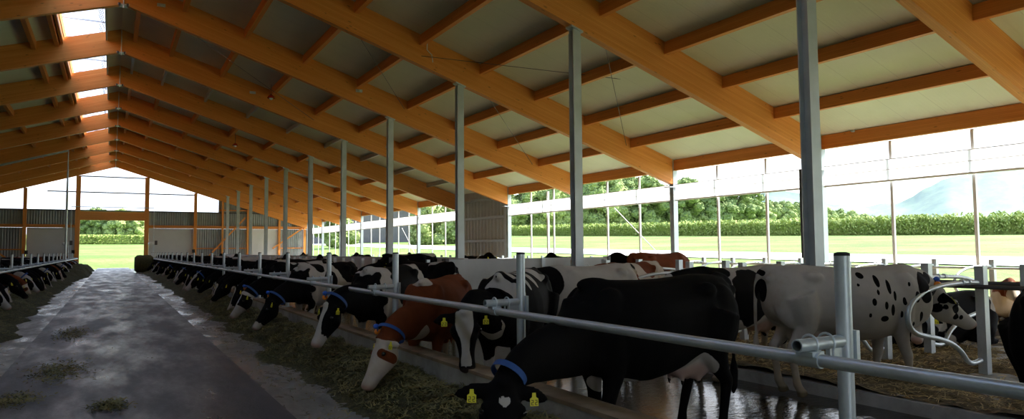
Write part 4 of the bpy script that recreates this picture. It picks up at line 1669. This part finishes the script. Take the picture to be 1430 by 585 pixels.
def cow(x, y, deg, label, poll=None, hd=None, htop=None, world=True, z=0.0, coatmat='coat_black', patch=None, head=None, group=None, dressing={}, sc=1.0, **kw):
    h = R(deg)
    if world and poll is not None:
        poll = to_local((poll[0], poll[1], poll[2] - z), x, y, h) / sc
        hd = vec_local(hd, h)
        htop = vec_local(htop, h)
    me, fr = make_cow(poll, hd, htop, patch, head, **kw)
    t_ = thing('cow', label, 'cow', (x, y, z), group, h)
    t_.scale = (sc, sc, sc)
    me.materials.clear()
    me.materials.append(M[coatmat])
    b = bpy.data.objects.new('body', me)
    COL.objects.link(b)
    b.parent = t_
    dress(t_, fr, **dressing)
    return t_


# --- 1 black cow nearest


def heart(t_, u, s, nn):
    X_, Y_ = s / 0.034, (0.125 - t_) / 0.034
    v_ = (X_ * X_ + Y_ * Y_ - 1) ** 3 - X_ * X_ * Y_ ** 3
    return 0.8 if (u < -0.07 or abs(s) > 0.07) else max(-0.6, min(0.8, v_ * 0.35))


cow(3.82, 4.42, 182, 'large black cow in front, head low with a small white heart on its forehead',
    poll=(2.17, 3.85, 0.80), hd=(-0.25, -0.42, -0.85), htop=(-0.25, -0.8, 0.45),
    patch=patches([((0, 0, 1.0), (3, 3, 3)), ((-0.46, 0.0, 0.66), (0.24, 0.3, 0.16), -1), ((0.36, 0.0, 0.58), (0.22, 0.2, 0.09), -1), ((0.5, 0, 0.02), (0.16, .4, .16), -1)], 0.1), head=heart,
    voxel=0.018, legs=(0.05, -0.1, 0.0, 0.18), dressing=dict(transponder=False))
# --- 2 white-faced cow looking at the camera
cow(3.92, 6.72, 224, 'black cow facing the camera with a white blaze and yellow ear tags',
    poll=(2.93, 5.97, 1.05), hd=(-0.10, -0.30, -0.95), htop=(-0.42, -0.86, 0.25),
    patch=patches([((0, 0, 1), (3, 3, 3)), ((0.66, 0.16, 1.22), (0.05, 0.3, 0.26), -1), ((0.50, 0.0, 1.36), (0.05, 0.5, 0.26), -1), ((0.30, 0.0, 1.38), (0.05, 0.5, 0.22), -1), ((0.02, 0.0, 1.38), (0.09, 0.5, 0.2), -1), ((0.95, -0.1, 0.78), (0.2, 0.3, 0.24), -1), ((-0.35, 0, 1.35), (0.16, 0.3, 0.12), -1), ((0, 0, 0.1), (2, 1, 0.42), -1)], 0.35), head=wide_blaze, voxel=0.018, dressing=dict(collar=False))
# --- 3 red cow with white face
def redface(t_, u, s, nn):
    e = min(math.hypot(t_ - 0.17, abs(s) - 0.115) , 9)
    return max((0.055 - e) * 8 + nn * 0.1, (0.02 - t_) * 8)


cow(3.50, 7.88, 227, 'red-brown cow with a white face feeding beside the white-blazed cow', sc=0.93, coatmat='coat_red',
    poll=(2.36, 6.78, 0.76), hd=(-0.42, -0.18, -0.84), htop=(-0.88, -0.05, 0.4),
    patch=patches([((0, 0, 1), (3, 3, 3)), ((0.62, 0, 1.42), (0.13, 0.45, 0.10), -1), ((0.88, 0.0, 0.72), (0.16, 0.3, 0.15), -1), ((0, 0, 0.1), (2, 1, 0.35), -1)], 0.3), head=redface, voxel=0.019)
# --- 4 holstein A
cow(3.64, 10.10, 222, 'black and white cow with white blaze, the next one left of the red cow',
    poll=(2.42, 9.0, 0.95), hd=(-0.40, -0.22, -0.86), htop=(-0.85, -0.30, 0.4),
    patch=patches([((1.2, 0, 0.9), (0.72, 0.7, 0.65)), ((0.05, 0.0, 1.15), (0.30, 0.6, 0.36)), ((-0.35, 0, 1.2), (0.26, 0.6, 0.3)), ((0.9, 0, 0.7), (0.3, .5, .2))], 0.55), head=blaze(0.045), voxel=0.022)
# --- 5 holstein B
cow(3.62, 13.75, 215, 'black and white patched cow feeding, head low and black',
    poll=(2.42, 12.9, 0.78), hd=(-0.5, -0.1, -0.82), htop=(-0.85, -0.0, 0.45),
    patch=patches([((1.25, 0, 0.9), (0.75, 0.7, 0.62)), ((-0.55, 0.0, 1.25), (0.42, 0.6, 0.28)), ((0.1, 0, 1.05), (0.22, 0.6, 0.22)), ((0.3, 0.1, 1.35), (0.14, 0.3, 0.14))], 0.5), head=lambda t_, u, s, nn: 0.7 if t_ < 0.42 else -0.5, voxel=0.024)
# --- 6 C
cow(3.70, 16.08, 208, 'dark cow with white lower face and blue collar at the right feed row',
    poll=(2.40, 15.4, 0.78), hd=(-0.5, -0.1, -0.82), htop=(-0.85, -0.1, 0.45),
    patch=patches([((0.8, 0, 1.0), (1.0, 0.8, 0.62)), ((-0.7, 0.0, 1.1), (0.25, 0.6, 0.3))], 0.6), head=lambda t_, u, s, nn: 0.6 - abs(t_ - 0.16) * 5 if abs(s) > .03 else -0.5, voxel=0.026)
# --- 7 spotted cow
random.seed(5)
spots = []
for (a, z_, r1, r2) in [(0.18, 1.24, .035, .075), (0.30, 1.18, .03, .09), (0.36, 1.08, .022, .06), (0.10, 1.02, .035, .05), (0.24, 0.98, .025, .05), (0.32, 0.93, .03, .07), (0.22, 0.84, .055, .035), (0.48, 1.02, .03, .05), (0.44, 0.88, .02, .045), (0.66, 1.06, .04, .07), (0.72, 0.84, .04, .075), (0.60, 0.76, .04, .04), (0.05, 0.88, .02, .03), (0.56, 1.20, .02, .03), (-0.04, 1.2, .02, .02), (0.02, 1.30, .05, .04), (0.16, 1.12, .02, .035)]:
    spots.append(((a, -0.3, z_), (r1 * 0.85, 0.28, r2 * 0.9)))
spots += [((0.80, -0.15, 1.16), (0.11, 0.25, 0.19)), ((0.92, -0.1, 1.26), (0.07, 0.2, 0.08)), ((-0.99, 0.0, 1.14), (0.07, 0.10, 0.13)), ((-0.98, 0.05, 1.33), (0.06, 0.1, 0.05)), ((1.05, -0.2, 1.0), (0.05, 0.2, 0.06)), ((1.10, -0.2, 1.17), (0.045, 0.2, 0.05)), ((1.0, -.2, .88), (.06, .2, .07))]


def spotface(t_, u, s, nn):
    f = -0.5
    for (a, b, r) in ((0.20, -0.10, 0.055), (0.10, -0.16, 0.03), (0.27, -0.16, 0.035), (0.33, -0.12, 0.025), (0.02, -0.1, 0.06), (0.05, -0.22, 0.05)):
        f = max(f, (r - math.hypot(t_ - a, u - b)) * 12)
    if t_ > 0.55:
        f = 0.6
    return f + nn * 0.2


cow(7.13, 4.84, -26, 'white cow with small black spots stepping into a stall behind the fence post', z=0.03,
    poll=(8.26, 4.44, 1.14), hd=(0.62, -0.30, -0.60), htop=(0.55, -0.25, 0.75),
    patch=patches(spots, 0.22, -0.5), head=spotface, voxel=0.017, legs=(-0.1, 0.1, -0.02, 0.05), tail=0.05, dressing=dict(collar=True, mat='black_rubber'))
# --- 8 W2
cow(7.0, 6.35, 182, 'white cow with one big black flank patch, standing behind the black cow',
    poll=(5.55, 6.3, 1.15), hd=(-0.8, -0.1, -0.5), htop=(-0.45, 0, 0.85),
    patch=patches([((0.02, 0.25, 1.02), (0.36, 0.45, 0.37)), ((0.75, 0.0, 1.2), (0.40, 0.6, 0.32)), ((0.40, 0.0, 1.36), (0.17, 0.4, 0.10)), ((-0.9, 0.0, 1.18), (0.09, 0.2, 0.14)), ((-0.72, 0.1, 0.55), (0.13, 0.3, 0.2))], 0.30), head=allb, voxel=0.02, dressing=dict(collar=False))
# --- 9 black rump at the right edge
cow(6.25, 2.27, 4, 'black cow whose rump shows at the right edge of the picture',
    poll=(7.7, 2.2, 1.1), hd=(0.85, 0, -0.5), htop=(0.45, 0, 0.85), patch=lambda q, nn: 0.8, head=allb, voxel=0.022, legs=(0, 0, .1, -.05), dressing=dict(collar=False, tags=False))
# --- 10 white cow behind H
cow(6.15, 8.35, 190, 'mostly white cow with a brown tuft, seen over the front black cow',
    poll=(4.65, 8.3, 1.15), hd=(-0.8, -0.1, -0.5), htop=(-0.45, 0, 0.85),
    patch=patches([((0.95, 0, 1.2), (0.25, .5, .3)), ((-0.98, 0, 1.36), (0.09, .2, .07))], 0.2), head=allb, voxel=0.024, dressing=dict(collar=False))
# --- 11 red and white cow
cow(7.9, 9.5, 200, 'red and white cow standing among stalls, back seen over the black cow', coatmat='coat_red',
    poll=(6.5, 8.95, 1.2), hd=(-0.8, -0.1, -0.5), htop=(-0.45, 0, 0.85),
    patch=patches([((0.55, 0, 1.2), (0.33, .6, .4)), ((-0.25, 0, 1.3), (0.22, .6, .2)), ((1.2, 0, 1.2), (.4, .5, .5))], 0.4), head=allb, voxel=0.026, dressing=dict(collar=False))
cow(10.75, 11.9, 8, 'plain red-brown cow standing in a middle stall near the partition wall', z=0.14, coatmat='coat_red',
    poll=(12.0, 12.1, 1.15), hd=(0.85, 0, -0.5), htop=(0.45, 0, 0.85), patch=lambda q, nn: 0.8, head=allb, voxel=0.028, dressing=dict(collar=False))
# --- lying cows
cow(13.2 - 2.2, 5.9, 172, 'black and white cow lying in straw beyond the bent stall divider', z=0.16,
    poll=(9.75, 5.55, 0.72), hd=(-0.75, -0.35, -0.5), htop=(-0.4, -0.2, 0.9), lying=True,
    patch=noisy(3.1, 0.12), head=blaze(0.06), voxel=0.026, dressing=dict(collar=False))
cow(16.0, 7.0, 178, 'red cow with a white face lying in the sunlit outer stall', z=0.16, coatmat='coat_red',
    poll=(14.9, 6.7, 0.95), hd=(-0.7, -0.5, -0.45), htop=(-0.4, -0.3, 0.9), lying=True,
    patch=patches([((0, 0, 1), (3, 3, 3)), ((0.9, 0, 0.9), (0.3, .5, .3), -1)], 0.3), head=redface, voxel=0.028, dressing=dict(collar=False))
cow(7.75, 11.6, 186, 'black and white cow lying in the inner stall behind the standing ones', z=0.16,
    poll=(6.65, 11.4, 0.85), hd=(-0.8, -0.3, -0.45), htop=(-0.4, -0.2, 0.9), lying=True,
    patch=noisy(8.4, 0.0), head=blaze(0.05), voxel=0.028, dressing=dict(collar=False))

# --- repeated cows along both feed rows and in the stalls
VAR = []


def variant(coatmat, patch, head, poll, hd, htop, **kw):
    me, fr = make_cow(poll, hd, htop, patch, head, **kw)
    me.materials.clear()
    me.materials.append(M[coatmat])
    t_ = bpy.data.objects.new('cow', None)
    COL.objects.link(t_)
    b = bpy.data.objects.new('body', me)
    COL.objects.link(b)
    b.parent = t_
    dress(t_, fr, transponder=False, collar=len(VAR) == 2, tags=kw.get('lying', False) is False)
    VAR.append(t_)
    return t_


FEED = dict(poll=(1.42, 0.05, 0.76), hd=(0.42, 0.05, -0.9), htop=(0.9, 0, 0.4))
FEED2 = dict(poll=(1.45, -0.12, 0.86), hd=(0.60, -0.15, -0.8), htop=(0.8, -0.1, 0.6))
STAND = dict(poll=(1.30, 0.0, 1.42), hd=(0.80, 0, -0.6), htop=(0.55, 0, 0.8))
variant('coat_black', noisy(1.7, 0.10), blaze(0.05), **FEED, voxel=0.03)
variant('coat_black', noisy(5.2, 0.34), allb, **FEED2, voxel=0.03)
variant('coat_black', noisy(9.9, -0.02), blaze(0.07), **FEED2, voxel=0.03)
variant('coat_red', noisy(4.4, 0.22), redface, **FEED, voxel=0.03)
variant('coat_black', noisy(12.3, 0.45), blaze(0.03), **FEED, voxel=0.03)
variant('coat_black', noisy(2.6, 0.15), allb, **STAND, voxel=0.03)
variant('coat_black', noisy(7.6, 0.05), blaze(0.04), poll=(1.15, 0.1, 1.02), hd=(0.8, 0.3, -0.4), htop=(0.4, 0, 0.9), lying=True, voxel=0.03)
DESC = ['black and white', 'mostly black', 'white-patched', 'red and white', 'nearly all-black', 'black and white', 'black and white']
vused = [False] * len(VAR)


def put(vi, x, y, deg, label, grp, z=0.0, sc=1.0):
    if not vused[vi]:
        o = VAR[vi]
        o.location = (x, y, z)
        o.rotation_euler = (0, 0, R(deg))
        tag(o, label, 'cow', grp)
        vused[vi] = True
    else:
        o = dup(VAR[vi], (x, y, z), R(deg), label, grp)
    o.scale = (sc, sc, sc)
    return o


random.seed(21)
order = [4, 1, 0, 4, 1, 2, 4, 0, 1, 4, 2, 0, 1, 4, 0, 2, 4, 1, 0, 4, 1, 2, 0, 4, 1, 0, 2, 4, 0, 1]
y = 17.4
i = 0
while y < 66:
    vi = order[i % len(order)]
    deg = 180 + random.uniform(6, 30)
    sc = random.uniform(0.96, 1.03)
    hx = 2.5
    x = hx + 1.45 * abs(math.cos(R(deg))) + random.uniform(-0.05, 0.12)
    put(vi, x, y + 0.5, deg, '%s cow feeding in the right row, %s past the dark blue-collared cow' % (DESC[vi], nth(i)), 'cows feeding along the right kerb', sc=sc)
    y += random.uniform(1.35, 1.75)
    i += 1
order = [2, 1, 2, 0, 1, 3, 2, 1, 0, 4, 1, 2, 0, 4, 3, 1, 0, 2, 4, 1, 0, 2, 4, 1, 3, 0]
y = 14.5
i = 0
while y < 66:
    vi = order[i % len(order)]
    deg = -random.uniform(2, 24)
    x = -2.12 - 1.5 * math.cos(R(deg)) - random.uniform(-0.05, 0.12)
    put(vi, x, y + 0.4, deg, '%s cow feeding in the left row, %s from the camera' % (DESC[vi], nth(i)), 'cows feeding along the left kerb', sc=random.uniform(0.96, 1.03))
    y += random.uniform(1.5, 2.0) if y > 22 else 2.3
    i += 1
# loose standing and lying cows farther back
k = 0
for (vi, x, y, deg, z) in [(5, 5.6, 13.2, 100, 0), (5, 5.4, 20.5, 80, 0), (1, 7.6, 19.6, 178, 0.14), (5, 5.6, 27.0, 265, 0), (5, 5.3, 34.5, 95, 0), (6, 7.5, 23.5, 182, 0.15), (5, 5.6, 43, 90, 0),
                           (5, 13.2, 19.2, 85, 0), (5, 13.0, 25.5, 275, 0), (5, 13.3, 33.0, 80, 0), (5, 13.1, 40.5, 95, 0), (5, 13.2, 47.5, 85, 0), (6, 11.0, 8.4, 170, 0.15), (6, 15.9, 11.7, 175, 0.15), (5, 13.3, 15.2, 110, 0), (6, 15.9, 17.7, 185, 0.15), (5, 13.1, 54.5, 90, 0),
                           (5, -6.0, 22, 80, 0), (5, -6.2, 30, 275, 0), (5, -6.0, 38, 90, 0), (5, -6.1, 47, 100, 0)]:
    row = 'the inner alley' if 0 < x < 7 else ('the inner stalls' if 0 < x < 9 else ('the middle stalls' if 0 < x < 12 else ('the outer alley' if 0 < x < 14 else ('the outer stalls' if x > 0 else 'the alley behind the left row'))))
    put(vi, x, y, deg, '%s cow %s in %s, %d metres down' % (DESC[vi], 'lying' if vi == 6 else 'standing', row, round(y)), 'cows loose in the barn', z=z)
    k += 1
for vi, u_ in enumerate(vused):
    if not u_:
        put(vi, 5.4, 50 + 3 * vi, 90, '%s cow standing far down the inner alley' % DESC[vi], 'cows loose in the barn')

# ------------------------------------------------------------------ small things
for (x, Y, z, lb) in ((5.6, 29.6, 9.0 - 1.0, 'small red glass lamp hanging between rafters, the nearer of two'), (5.9, 41.3, 8.6 - 1.0, 'small red glass lamp hanging between rafters, the farther of two')):
    t_ = thing('heat_lamp', lb, 'lamp', (x, Y, z), 'hanging lamps')
    MB().tube([(0, 0, 0.1), (0, 0, zb(x) + DEP - z - 0.01)], 0.012, 6).build('cord', 'dark_steel', t_)
    MB().tube([(0, 0, 0.14), (0, 0, 0.08), (0, 0, 0.0)], [0.04, 0.12, 0.16], 14).build('shade', 'red_glass', t_, smooth=True)
    MB().ball((0, 0, 0.0), 0.08).build('bulb', 'white_paint_steel', t_, smooth=True)
tag(MB().tube([(7.87, 18.46, 7.78), (7.85, 18.44, 7.49), (8.00, 18.44, 7.36), (8.03, 18.43, 7.14)], 0.014, 5).build('string', 'white_paint_steel', origin=(7.87, 18.46, 7.78)), 'small white loose string caught on the second tall rafter', 'string')
# swallow by the eave
t_ = thing('swallow', 'small grey bird flying just under the eave on the right', 'bird', (15.0, 9.9, 4.35))
b = MB()
b.tube([(-0.1, 0, 0), (-0.04, 0, 0.005), (0.03, 0, 0.01), (0.08, 0, 0.012)], [0.008, 0.028, 0.026, 0.008], 10)
b.loft([[(0.03, 0, 0.02), (0.0, 0, 0.02), (0, 0, 0.012)], [(0.04, 0.08, 0.05), (0.0, 0.08, 0.05), (0, 0.08, 0.045)], [(-0.03, 0.17, 0.03), (-0.04, 0.17, 0.03), (-0.04, 0.17, 0.027)]])
b.loft([[(0.03, 0, 0.02), (0.0, 0, 0.02), (0, 0, 0.012)], [(0.04, -0.08, 0.05), (0.0, -0.08, 0.05), (0, -0.08, 0.045)], [(-0.03, -0.17, 0.03), (-0.04, -0.17, 0.03), (-0.04, -0.17, 0.027)]])
b.build('body', 'feather', t_, smooth=True)

# unseen near gable behind the camera, added to block light; wide gateway left open
mm = MB()
mm.prism([(-17.3, 0), (-4.0, 0), (-4.0, 4.8), (-17.3, 4.8)], -12.6, -12.5)
mm.prism([(4.2, 0), (17.6, 0), (17.6, 4.8), (4.2, 4.8)], -12.6, -12.5)
mm.prism([(-17.3, 4.8), (17.6, 4.8), (XR, ZR + DEP)], -12.6, -12.5)
tag(mm.build('wall_near_light_block', 'grey_sheet'), kind='structure')
